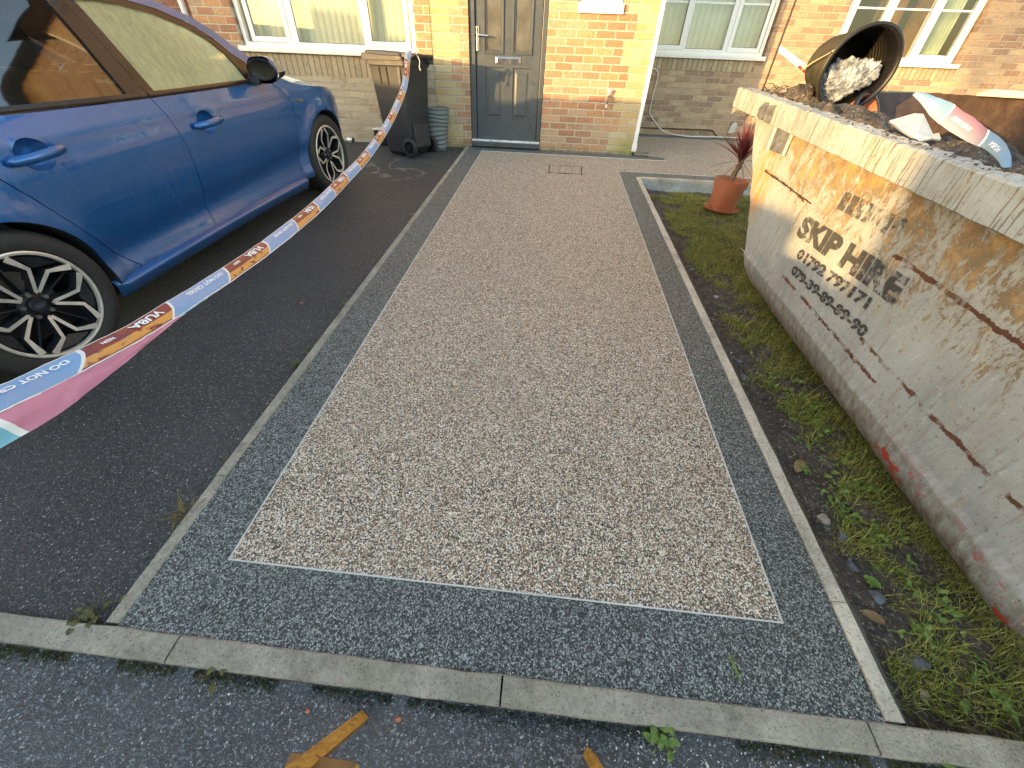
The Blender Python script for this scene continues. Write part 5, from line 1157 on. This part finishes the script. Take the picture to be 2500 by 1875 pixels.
for txt,u0,sz in (('VUBA',.105,.034),('DO NOT CROSS',.30,.020),('VUBA',.57,.034)):
    tm=textmb(txt,sz,sz*.03); xs_=[q[0] for q in tm.v]; x1=max(xs_); out=[]
    for a,b,_ in tm.v: p,nn=at3(u0+(x1-a)*.9,.62-b/.07); out.append(p-nn*.0)
    mb=MB(); mb.add([Vector(p_)+(CAM-Vector(p_)).normalized()*.003 for p_ in out],tm.f); obj('tape_print',mb,M_tletter,o3)

# ---------------------------------------------------------------- wheelie bin (local x = handle side, y = away, z = up)
BC=Vector((-1.68,-.46,zg(0,-.46)-.014)); al=R(-20)
bn=empty('wheelie_bin',BC,'black wheelie bin with the barrier tape tied to its handle, standing under the left window','wheelie bin',rot=(0,0,al))
def rr_(hx,hy,r_,n=5):
    out=[]
    for cx,cy,a0 in ((hx-r_,hy-r_,0),(-hx+r_,hy-r_,90),(-hx+r_,-hy+r_,180),(hx-r_,-hy+r_,270)):
        for i in range(n+1): a=R(a0+90*i/n); out.append((cx+r_*math.cos(a),cy+r_*math.sin(a)))
    return out
def loft(secs,cap0=True,cap1=True):
    mb=MB(); n=len(secs[0][0]); vs=[(a,b,z) for s_,z in secs for a,b in s_]; fs=[(i*n+j,i*n+(j+1)%n,(i+1)*n+(j+1)%n,(i+1)*n+j) for i in range(len(secs)-1) for j in range(n)]
    if cap0: fs.append(tuple(range(n))[::-1])
    if cap1: fs.append(tuple((len(secs)-1)*n+j for j in range(n)))
    return mb.add(vs,fs)
sec=[(rr_(.165,.16,.03),.012),(rr_(.185,.18,.035),.04),(rr_(.215,.200,.035),.35),(rr_(.238,.216,.035),.66),(rr_(.252,.228,.035),.86),(rr_(.256,.232,.035),.875),(rr_(.268,.244,.03),.88),(rr_(.270,.246,.03),.935),(rr_(.262,.238,.03),.94)]
obj('bin_body',loft(sec),M_bin,bn,smooth=True,auto=30)
for x in (-.10,.0):
    mb=MB(); mb.prism([(x-.006,.71),(x+.006,.71),(x+.006,.868),(x-.006,.868)],lambda p,d:(p[0],-.2205-.012*(p[1]-.71)/.16-d,p[1]),-.004,.0035); obj('side_slot',mb,M_shadow,bn)
mb=MB(); mb.prism([(.135,.74),(.15,.70),(.17,.74),(.172,.868),(.135,.868)],lambda p,d:(p[0]+.02,-.226-d,p[1]),0,.012); obj('side_fin',mb,M_bin,bn,bevel=.002)
sec=[(rr_(.290,.262,.04),.925),(rr_(.292,.264,.04),.955),(rr_(.285,.258,.04),.968),(rr_(.262,.238,.05),.972),(rr_(.255,.232,.05),.992),(rr_(.24,.215,.06),1.0),(rr_(.12,.1,.05),1.006)]
lid=loft(sec); lid.v=[(x-.035 if x<0 else x-.02,y,z+(.012*(-x/.3) if z>.96 else -.006*(x<-.2))) for x,y,z in lid.v]; LD=obj('bin_lid',lid,M_bin,bn,smooth=True,auto=28)
mb=MB(); mb.tube([(.285,-.19,.955),(.335,-.19,.968),(.345,0,.968),(.335,.19,.968),(.285,.19,.955)],[.024,.022,.018,.022,.024],12); mb.box((.24,-.235,.90),(.32,-.165,.985)); mb.box((.24,.165,.90),(.32,.235,.985)); obj('bin_handle',mb,M_bin,bn,smooth=True,auto=35,bevel=.006)
mb=MB(); mb.prism([(.17,.02),(.26,.10),(.235,.34),(.19,.34)],lambda p,d:(p[0],d,p[1]),-.15,.15); obj('axle_housing',mb,M_bin,bn,bevel=.01)
for sy in (-1,1):
    Mw=Matrix.Translation((.195,sy*.215,.10))@Matrix.Rotation(R(90)*sy*-1,4,'X')
    mb=MB(); mb.lathe([(.066,-.022),(.088,-.024),(.098,-.016),(.10,0),(.098,.016),(.088,.024),(.066,.022)],40,Mw); Wb=obj('bin_wheel',mb,M_rubber,bn,smooth=True,auto=50)
    mb=MB(); mb.lathe([(.066,.018),(.060,.006),(.058,.002)],32,Mw); mb.lathe([(.058,.002),(.022,.006),(.020,.020),(.0,.022)],32,Mw)
    for k in range(8):
        a=k*math.pi/4; mb.box((.018,-.004,.002),(.060,.004,.014),M=Mw@Matrix.Rotation(a,4,'Z'))
    obj('wheel_hub',mb,M_blk,Wb)
# ---------------------------------------------------------------- small things by the wall
pg=empty('planter',(-1.355,-.19,zg(0,-.19)-.014),'tall grey ribbed planter beside the front door with a few weeds in it','planter',rot=(0,0,.3))
prof=[(.02,0),(.108,0),(.112,.01)]
for i in range(9): z=.03+i*.046; rr=.112+.052*z/.44; prof+=[(rr,z),(rr+.007,z+.006),(rr+.010,z+.020),(rr+.008,z+.036),(rr+.001,z+.042)]
prof+=[(.163,.446),(.172,.45),(.172,.466),(.160,.468),(.155,.43),(.0,.42)]
mb=MB(); mb.lathe(prof,64); mb.v=[(x,y,z+(.010*math.sin(math.atan2(y,x)*2+z*17)*(1 if .02<z<.43 else 0))) for x,y,z in mb.v]; obj('pot_wall',mb,M_potg,pg,smooth=True,auto=50)
mb=MB(); mb.grid(12,24,lambda a,b:(.154*a*math.cos(2*math.pi*b),.154*a*math.sin(2*math.pi*b),.432+.012*fbm(a*5,b*8)),flip=False); obj('pot_soil',mb,M_soil,pg,smooth=True)
def blades(mb,c,n,h,spread,lean,wd_=.003,rnd=random):
    for _ in range(n):
        a=rnd.uniform(0,6.283); r_=spread*rnd.random()**.6; b=Vector((c[0]+r_*math.cos(a),c[1]+r_*math.sin(a),c[2])); hh=h*rnd.uniform(.45,1.1); d=Vector((math.cos(a+rnd.uniform(-1,1)),math.sin(a+rnd.uniform(-1,1)),0)); w_=Vector((-d.y,d.x,0))*wd_*rnd.uniform(.6,1.3); ln=lean*rnd.uniform(.3,1.3)
        m_=b+d*hh*ln*.45+Vector((0,0,hh*.62)); t_=b+d*hh*ln*1.15+Vector((0,0,hh*(1-.35*ln)))
        mb.add([b-w_,b+w_,m_+w_*.8,m_-w_*.8,t_],[(0,1,2,3),(3,2,4)])
def leaf(mb,c,d,L_,W_,droop=.3,up=.35,rnd=random):
    d=Vector((d[0],d[1],0)).normalized(); s_=Vector((-d.y,d.x,0)); vs=[]; N=5
    for i in range(N+1):
        t=i/N; w_=W_*math.sin(math.pi*min(.98,t*.92+.08))**.8; p=Vector(c)+d*L_*t+Vector((0,0,L_*(up*math.sin(t*2.2)-droop*t*t)))
        vs+=[p+s_*w_*.5+Vector((0,0,W_*.12)),p,p-s_*w_*.5+Vector((0,0,W_*.12))]
    fs=[(3*i+j,3*i+j+1,3*i+j+4,3*i+j+3) for i in range(N) for j in (0,1)]; mb.add(vs,fs)
mb=MB()
for _ in range(16): a=random.uniform(0,6.3); leaf(mb,(.06+.05*math.cos(a),-.03+.05*math.sin(a),.44),(math.cos(a),math.sin(a)),random.uniform(.03,.06),.018,.1,.7)
obj('weed',mb,M_weed,pg,smooth=True)
mb=MB(); mb.tube([(-.05,-.09,.44),(-.14,-.10,.47),(-.20,-.09,.485)],[.012,.014,.009],7); mb.tube([(-.14,-.10,.47),(-.19,-.07,.515)],[.008,.005],6); obj('twig',mb,M_bark,pg,smooth=True)
mb=MB(); mb.box((-2.24,-.14,-.04),(-2.06,-.02,.125)); mb.box((-2.25,-.15,.125),(-2.05,-.01,.142),1); tag(obj('drain_box',mb,[M_blk,M_upvc],bevel=.005),'small black box with a pale top on the ground behind the wheelie bin','box')
mb=MB(); mb.lathe([(0,0),(.028,0),(.031,.005),(.031,.09),(.026,.10),(.0,.10)],24,Matrix.Translation((-2.62,-.16,.0))@Matrix.Rotation(R(90),4,'Y')@Matrix.Rotation(R(20),4,'X')); mb.m=[0 if i<72 else 1 for i in range(len(mb.f))]; tag(obj('drinks_can',mb,[plain('can_white',(.6,.66,.66),.3,.3)],smooth=True,auto=40) if False else obj('drinks_can',mb,[plain('can_white',(.6,.66,.66),.3,.3),M_chrome],smooth=True,auto=40),'crushed pale drinks can lying at the wall in front of the car bonnet','can')
# ---------------------------------------------------------------- terracotta pot with a purple cordyline
pz=zl(1.93,-1.75)+.015
pt=empty('potted_cordyline',(1.93,-1.75,pz),'terracotta pot in a saucer with a purple spiky cordyline, beside the skip','potted plant')
T0=Matrix.Translation((1.93,-1.75,pz))@Matrix.Rotation(R(3),4,'Y')
mb=MB(); mb.lathe([(0,.02),(.118,.02),(.124,.03),(.144,.215),(.145,.216),(.155,.218),(.158,.278),(.161,.284),(.153,.286),(.143,.225),(.0,.215)],56,T0); obj('pot_wall',local(mb,pt),M_terra,pt,smooth=True,auto=35)
mb=MB(); mb.lathe([(0,0),(.145,0),(.168,.030),(.172,.030),(.166,.012),(.0,.010)],56,T0); obj('saucer',local(mb,pt),M_terra,pt,smooth=True,auto=40)
mb=MB(); mb.lathe([(0,.232),(.08,.236),(.152,.228)],24,T0); obj('pot_soil',local(mb,pt),M_soil,pt,smooth=True)
tr=[(1.935,-1.73,pz+.22),(1.945,-1.73,pz+.30),(1.965,-1.735,pz+.38),(1.962,-1.76,pz+.455)]
mb=MB(); mb.tube(catm(tr,5),[.024+.004*math.sin(i*2) for i in range(15)]+[.02],10); obj('trunk',local(mb,pt),M_bark,pt,smooth=True)
random.seed(11)
mb=MB(); top_=Vector((1.962,-1.76,pz+.455))
def sword(mb,b,d,L_,w_,curve):
    d=d.normalized(); side_=d.cross(Vector((0,0,1))); side_=(side_ if side_.length>.01 else Vector((1,0,0))).normalized(); tw=random.uniform(-.8,.8); n2=side_.cross(d); side_=(side_*math.cos(tw)+n2*math.sin(tw)); vs=[]; N=7; p=b.copy(); dd=d.copy()
    for i in range(N+1):
        t=i/N; ww=w_*(.55+.9*t if t<.35 else (1-t)**.8*1.25)*.5+.0004; vs+=[p+side_*ww,p+n2*ww*.25,p-side_*ww]; dd=(dd+Vector((0,0,-curve/N))).normalized(); p=p+dd*(L_/N)
    mb.add(vs,[(3*i+j,3*i+j+1,3*i+j+4,3*i+j+3) for i in range(N) for j in (0,1)])
for i in range(70):
    a=random.uniform(0,6.283) if i%2 else R(random.uniform(140,240)); el=R(random.choice([84,76,68,60,50,42])+random.uniform(-8,8)); sword(mb,top_+Vector((random.uniform(-.012,.012),random.uniform(-.012,.012),random.uniform(-.03,.01))),Vector((math.cos(a)*math.cos(el),math.sin(a)*math.cos(el),math.sin(el))),random.uniform(.26,.38),.015,random.uniform(.0,.5))
obj('leaf_tuft',local(mb,pt),M_cord,pt,smooth=True)
mb=MB()
for a,el,L_ in ((170,20,.30),(185,2,.34),(200,-30,.30),(160,40,.28),(230,-55,.26),(300,-50,.28),(320,-30,.3),(20,10,.26),(250,-70,.22)):
    a,el=R(a),R(el); sword(mb,top_+Vector((0,0,-.02)),Vector((math.cos(a)*math.cos(el),math.sin(a)*math.cos(el),math.sin(el))),L_,.012,.5)
obj('drooping_leaf',local(mb,pt),leafmat('dried_cordyline_leaf',[(.10,.04,.03),(.18,.09,.06),(.28,.18,.12)],.6,.1),pt,smooth=True)

# ---------------------------------------------------------------- lawn
random.seed(5)
def skipx(y): return 1.60 if -5.62<y<-3.4 else (1.60+.0 if y<-3.4 else 1.60)
mb=MB(); cnt=0
while cnt<34000:
    y=random.uniform(-5.74,-1.10); x=1.27+random.random()**1.15*1.35
    if y<-3.2 and x>1.78: continue
    far=y>-3.2
    d=fbm(x*3.1+4,y*3.1)+.55*fbm(x*9,y*9); edge=(x-1.27)/(.12 if far else .14)
    thr=-.15 if y>-2.9 else .0
    if y>-1.32: thr=.1
    if d<thr-.22+max(0,.75*(1.25-edge)) : continue
    if y<-4.3 and fbm(x*6,y*6)+.2<0 and random.random()<.6: continue
    h=(.030 if far else .034)*random.uniform(.6,1.5); a=random.uniform(0,6.283); ln=random.uniform(.4,1.7)
    if not far and random.random()<.12: h*=2.0; ln*=.8
    b=Vector((x,y,zl(x,y)-.002)); dr=Vector((math.cos(a),math.sin(a),0)); w_=Vector((-dr.y,dr.x,0))*random.uniform(.0009,.0019)
    m_=b+dr*h*ln*.5+Vector((0,0,h*.6)); t_=b+dr*h*ln*1.25+Vector((0,0,h*(.95-.25*ln)))
    mb.add([b-w_,b+w_,m_+w_*.8,m_-w_*.8,t_],[(0,1,2,3),(3,2,4)]); cnt+=1
o=obj('lawn_grass',mb,M_grass); tag(o,'rough green lawn grass between the pale edging and the skip','grass',kind='stuff')
mb=MB()
for i in range(420):
    y=random.uniform(-5.70,-2.2) if i<380 else random.uniform(-3.4,-1.2); near=y<-4.3
    x=random.uniform(1.36,1.60) if near else random.uniform(1.38,1.75)
    if near and x<1.42 and random.random()<.6: continue
    s_=random.uniform(.007,.015)*(1.15 if near else .7); c=Vector((x,y,zl(x,y)+.004+random.random()*.018))
    for k in range(random.randint(2,5)): a=random.uniform(0,6.283); leaf(mb,c,(math.cos(a),math.sin(a)),s_*random.uniform(1.2,2.2),s_*random.uniform(.7,1.1),random.uniform(0,.4),random.uniform(.2,.7))
o=obj('broadleaf_weeds',mb,M_weed,smooth=True); tag(o,'small broad-leaved weeds growing through the grass beside the skip','weeds',kind='stuff')
mb=MB()
for i in range(5200):
    y=random.uniform(-5.74,-1.1); x=random.choice([random.uniform(1.25,1.42),random.uniform(1.25,1.58)]); s_=random.uniform(.002,.007) if random.random()<.9 else random.uniform(.007,.014)
    c=Vector((x,y,zl(x,y)+s_*.2)); q_=[c+Vector((random.uniform(-1,1),random.uniform(-1,1),random.uniform(-.5,.9)))*s_ for _ in range(4)]; mb.add(q_,[(0,1,2),(0,2,3),(0,3,1),(1,3,2)],0 if random.random()<.72 else (1 if random.random()<.8 else 2))
o=obj('soil_gravel',mb,[M_soil,M_stone,M_stoneb]); tag(o,'crumbs of soil and grit along the foot of the pale edging','grit',kind='stuff')
desc=[((1.345,-5.15),.030,'blue-grey stone in the soil beside the lower weeds'),((1.375,-5.22),.026,'dark stone just behind the blue-grey one'),((1.36,-5.32),.022,'small stone by the round green leaf'),((1.40,-5.60),.032,'smooth grey stone near the front corner of the soil'),((1.37,-5.68),.018,'pale little stone nearest the kerb'),((1.31,-4.33),.028,'grey stone against the edging, middle of the strip'),((1.33,-4.20),.024,'stone beside the middle of the strip'),((1.33,-3.10),.026,'dark stone opposite the skip far corner'),((1.40,-3.5),.022,'stone in grass opposite the stencilled lettering'),((1.44,-4.05),.020,'round grey stone near the skip foot'),((1.30,-3.62),.018,'stone beside the edging joint opposite the lettering'),((1.385,-5.42),.028,'flat dark slab of stone between weeds and edging')]
for i,((x,y),s_,d) in enumerate(desc): rock('stone',(x,y,zl(x,y)+s_*.25),s_*.8,M_stone if i%4 else M_stoneb,d,'stone','stones in the soil strip',seed=i*3.3,flat_=.6,rotz=i)
for i,(x,y,L_,d) in enumerate(((1.335,-4.93,.085,'large tan dead leaf on the soil beside the weeds'),(1.365,-5.50,.075,'folded tan leaf beside the grey stone at the front'),(-1.28,-4.05,.03,'small dead leaf on the asphalt left of the front kerb corner'),(-1.05,-2.55,.05,'curled brown leaf lying on the left edging'),(-1.13,-.58,.045,'dry leaf on the asphalt between planter and edging'))):
    mb=MB(); z=(zl(x,y) if x>0 else zg(x,y)-.012)+.008; a=i*1.9+.9; leaf(mb,(x,y,z),(math.cos(a),math.sin(a)),L_,L_*.5,.05,.15); tag(obj('dead_leaf',mb,M_dry,smooth=True),d,'leaf')
mb=MB(); leaf(mb,(1.37,-5.36,zl(1.37,-5.36)+.02),(.6,-.8),.05,.04,.0,.1); tag(obj('green_leaf',mb,M_weed,smooth=True),'single round green leaf lying on the dark soil','leaf')
mb=MB(); leaf(mb,(.80,-5.66,zg(0,-5.66)+.002),(.1,-1),.07,.008,.0,.1); tag(obj('fallen_sprig',mb,M_weed,smooth=True),'single grass blade lying on the dark grey border','grass blade')
# tufts and moss at the kerbs and along the left edging
random.seed(21)
def tuft(x,y,n,h,sp,label,mat=M_grass,z=None,weed=0):
    mb=MB(); zz=zg(x,y)-.014 if z is None else z; blades(mb,(x,y,zz),n,h,sp,1.2,.0012)
    for _ in range(weed): a=random.uniform(0,6.283); leaf(mb,(x+random.uniform(-sp,sp),y+random.uniform(-sp,sp),zz+.006),(math.cos(a),math.sin(a)),.03,.016,.2,.5)
    tag(obj('grass_tuft',mb,mat,smooth=True),label,'grass tuft')
tuft(-1.022,-5.42,60,.05,.03,'dry yellow-green tuft at the left edging near the front corner',leafmat('yellowing_grass',[(.12,.10,.03),(.22,.17,.05),(.32,.24,.09)]))
tuft(-1.02,-5.20,14,.025,.02,'sparse tuft on the asphalt side of the edging',M_moss)
tuft(-1.06,-5.745,30,.022,.04,'small weeds where the edging meets the kerb',M_moss,weed=14)
tuft(-1.02,-4.62,34,.028,.03,'green tuft beside the edging joint level with the rear wheel',M_moss,weed=6)
tuft(-1.02,-4.48,30,.025,.03,'second green tuft just beyond it along the edging',M_moss,weed=4)
tuft(-1.01,-4.02,40,.035,.028,'spiky green tuft growing against the edging',M_grass,weed=5)
tuft(-1.03,-.06,26,.07,.05,'weed at the wall left of the door sill',M_weed,weed=10)
tuft(-.62,-5.85,20,.02,.03,'moss tuft below the kerb joint',M_moss,z=zg(0,-5.85)-.012,weed=4)
tuft(.57,-5.855,34,.025,.03,'leafy weed in the moss below the kerb',M_weed,z=zg(0,-5.85)-.012,weed=16)
tuft(1.28,-5.87,40,.03,.05,'weeds below the kerb at the right',M_weed,z=zg(0,-5.87)-.012,weed=20)
mb=MB()
for i in range(9000):
    x=random.uniform(-1.35,1.7); d=fbm(x*2.3+9,3)+.3*fbm(x*11,1)+.25*(x>.1)
    if d<-.02: continue
    y=-5.842-abs(random.gauss(0,.012+.014*max(0,d))); z=zg(x,y)-.012; s_=random.uniform(.0015,.0045); c=Vector((x,y,z)); a=random.uniform(0,6.3)
    mb.add([c+Vector((math.cos(a),math.sin(a),0))*s_,c-Vector((math.cos(a),math.sin(a),0))*s_,c+Vector((random.uniform(-.3,.3)*s_,random.uniform(-.3,.3)*s_,s_*1.2))],[(0,1,2)])
o=obj('moss',mb,M_moss); tag(o,'strip of dark green moss under the front kerb','moss',kind='stuff')
mb=MB()
for i in range(1500):
    u_=random.random()
    if u_<.35: x=random.uniform(.45,1.6); y=-5.85-abs(random.gauss(0,.06)); 
    elif u_<.6: x=random.uniform(-1.4,1.6); y=random.uniform(-6.25,-5.84)
    elif u_<.75: x=-1.012-abs(random.gauss(0,.03)); y=random.uniform(-5.76,-.3)
    else: x=random.uniform(-3.6,-1.03); y=random.uniform(-5.7,-.2)
    s_=random.uniform(.0012,.0034)*(1.5 if u_<.35 else 1); c=Vector((x,y,zg(x,y)-.012+s_*.3)); q_=[c+Vector((random.uniform(-1,1),random.uniform(-1,1),random.uniform(-.4,.9)))*s_ for _ in range(4)]; mb.add(q_,[(0,1,2),(0,2,3),(0,3,1),(1,3,2)],0 if random.random()<.7 else 1)
o=obj('grit',mb,[M_stonew,M_stoneb]); tag(o,'white and tan grit scattered over the asphalt','grit',kind='stuff')
rock('pebble',(-.335,-5.895,zg(0,-5.9)-.008),.006,M_terra,'small brown pebble on the pavement left of the wooden leg','pebble',seed=2)
rock('pebble',(-.098,-5.888,zg(0,-5.9)-.008),.0075,M_terra,'reddish pebble on the pavement right of the wooden leg','pebble',seed=6)

# ---------------------------------------------------------------- wooden trestle under the camera
M_bwood=plain('brown_stain_and_shade_wood',(.20,.095,.025),.6,var=.35,sc_=20,bump=.3)
ts=empty('wooden_trestle',(.1,-6.12,zg(0,-6.12)-.01),'yellow varnished wooden trestle whose front legs stand on the pavement','trestle')
def leg(a,b,w0,w1):
    mb=MB(); a,b=Vector(a),Vector(b); d=(b-a).normalized(); s_=Vector((1,0,0)); s_=(s_-d*s_.dot(d)).normalized(); n_=d.cross(s_); s_,n_=(s_*.85-n_*.53),(n_*.85+s_*.53)
    vs=[p+s_*sx_*w_+n_*sy_*w_*.8 for p,w_ in ((a,w0),(b,w1)) for sx_,sy_ in ((-1,-1),(1,-1),(1,1),(-1,1))]
    mb.add(vs,[(3,2,1,0),(4,5,6,7),(0,1,5,4),(2,3,7,6),(3,0,4,7)]); mb.add([vs[1],vs[2],vs[6],vs[5]],[(0,1,2,3)],1)  # right face browner: its shade is put into the colour
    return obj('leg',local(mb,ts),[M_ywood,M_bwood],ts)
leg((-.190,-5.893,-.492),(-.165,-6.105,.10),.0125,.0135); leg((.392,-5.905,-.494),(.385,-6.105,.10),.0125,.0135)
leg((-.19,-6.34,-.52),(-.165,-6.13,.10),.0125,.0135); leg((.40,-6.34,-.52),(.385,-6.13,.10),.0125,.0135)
mb=MB(); mb.box((-.25,-6.14,.09),(.47,-6.095,.125)); obj('top_rail',local(mb,ts),M_ywood,ts,bevel=.003)
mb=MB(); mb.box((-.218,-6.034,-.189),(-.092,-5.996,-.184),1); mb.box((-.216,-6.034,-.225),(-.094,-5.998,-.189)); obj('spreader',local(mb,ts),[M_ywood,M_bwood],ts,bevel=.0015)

# ---------------------------------------------------------------- added up-sun, out of the picture, to shape the shade
def sunframe(s_,u_): return Vector((s_*math.sin(SAZ)+u_*math.cos(SAZ),s_*math.cos(SAZ)-u_*math.sin(SAZ),0))
fn_=empty('added_shade_fence',sunframe(-10,-2),'added unseen boarded fence, stepped in height to shape the shade','fence')
def fence(u0,u1,H,s_=-10):
    mb=MB(); p=u0
    while p<u1:
        a,b=sunframe(s_,p),sunframe(s_,min(p+.145,u1)); n_=Vector((math.sin(SAZ),math.cos(SAZ),0))*.02
        mb.add([a+Vector((0,0,-1)),b+Vector((0,0,-1)),b+Vector((0,0,H)),a+Vector((0,0,H)),a+n_+Vector((0,0,-1)),b+n_+Vector((0,0,-1)),b+n_+Vector((0,0,H)),a+n_+Vector((0,0,H))],[(0,1,2,3),(7,6,5,4),(3,2,6,7),(0,4,5,1),(1,5,6,2),(0,3,7,4)]); p+=.145
    return obj('shade_fence_panel',local(mb,fn_),M_fence,fn_)
fence(-9,-1.65,FH[0]); fence(-1.65,-1.2,2.0); fence(-1.2,2.7,FH[1]); fence(2.7,3.85,1.15); fence(3.85,4.32,.97)  # steps of the added fence set where the shade lines fall
gr=empty('added_shade_garage',sunframe(-13,9),'added unseen brick garage with a pitched roof, blocking the sun','garage')
mb=MB(); 
c0=[sunframe(-11,4.28),sunframe(-11,13),sunframe(-17,13),sunframe(-17,4.28)]  # unseen garage added to keep the near part of the skip in shade
mb.add([p+Vector((0,0,-1)) for p in c0]+[p+Vector((0,0,3)) for p in c0],[(0,1,5,4),(1,2,6,5),(2,3,7,6),(3,0,4,7),(4,5,6,7)]); obj('wall',local(mb,gr),M_bd,gr)
mb=MB(); r0=[sunframe(-10.8,4.2),sunframe(-10.8,13.2),sunframe(-17.2,13.2),sunframe(-17.2,4.2)]; r1=[sunframe(-14,4.2),sunframe(-14,13.2)]
mb.add([p+Vector((0,0,3)) for p in r0]+[p+Vector((0,0,4.8)) for p in r1],[(0,1,5,4),(2,3,4,5),(0,4,3),(1,2,5)]); obj('roof',local(mb,gr),M_roof,gr)

# unseen tree, added to shade the far part of the set-back wall
tree=empty('added_shade_tree',sunframe(-12,2.9),'added unseen leafy tree, screening the set-back wall from the sun','tree')
b0=sunframe(-12,4.6); mb=MB(); mb.tube([b0+Vector((0,0,-1)),b0+Vector((0,0,1)),b0+Vector((-.2,.1,2.6)),sunframe(-12,3.6)+Vector((0,0,3.4))],[.16,.12,.10,.05],10); mb.tube([b0+Vector((-.2,.1,2.4)),sunframe(-12.4,4.4)+Vector((0,0,3.8))],[.08,.03],8); obj('trunk',local(mb,tree),M_bark,tree,smooth=True)
mb=MB(); random.seed(3)
for i in range(5200):
    a=random.uniform(0,6.28); z=random.uniform(-1,1); q_=math.sqrt(1-z*z); rr=random.random()**.4; cl=sunframe(-12+1.2*rr*q_*math.cos(a),2.95+1.75*rr*q_*math.sin(a))+Vector((0,0,4.0+1.35*rr*z))
    if fbm(cl.x*1.1,cl.y*1.1,cl.z*1.1)<-.25: continue
    s_=random.uniform(.05,.10); n1=Vector((random.gauss(0,1),random.gauss(0,1),random.gauss(0,1))).normalized(); n2=n1.orthogonal().normalized(); mb.add([cl+n1*s_,cl+n2*s_*.6,cl-n1*s_,cl-n2*s_*.6],[(0,1,2,3)])
obj('crown',local(mb,tree),M_weed,tree)
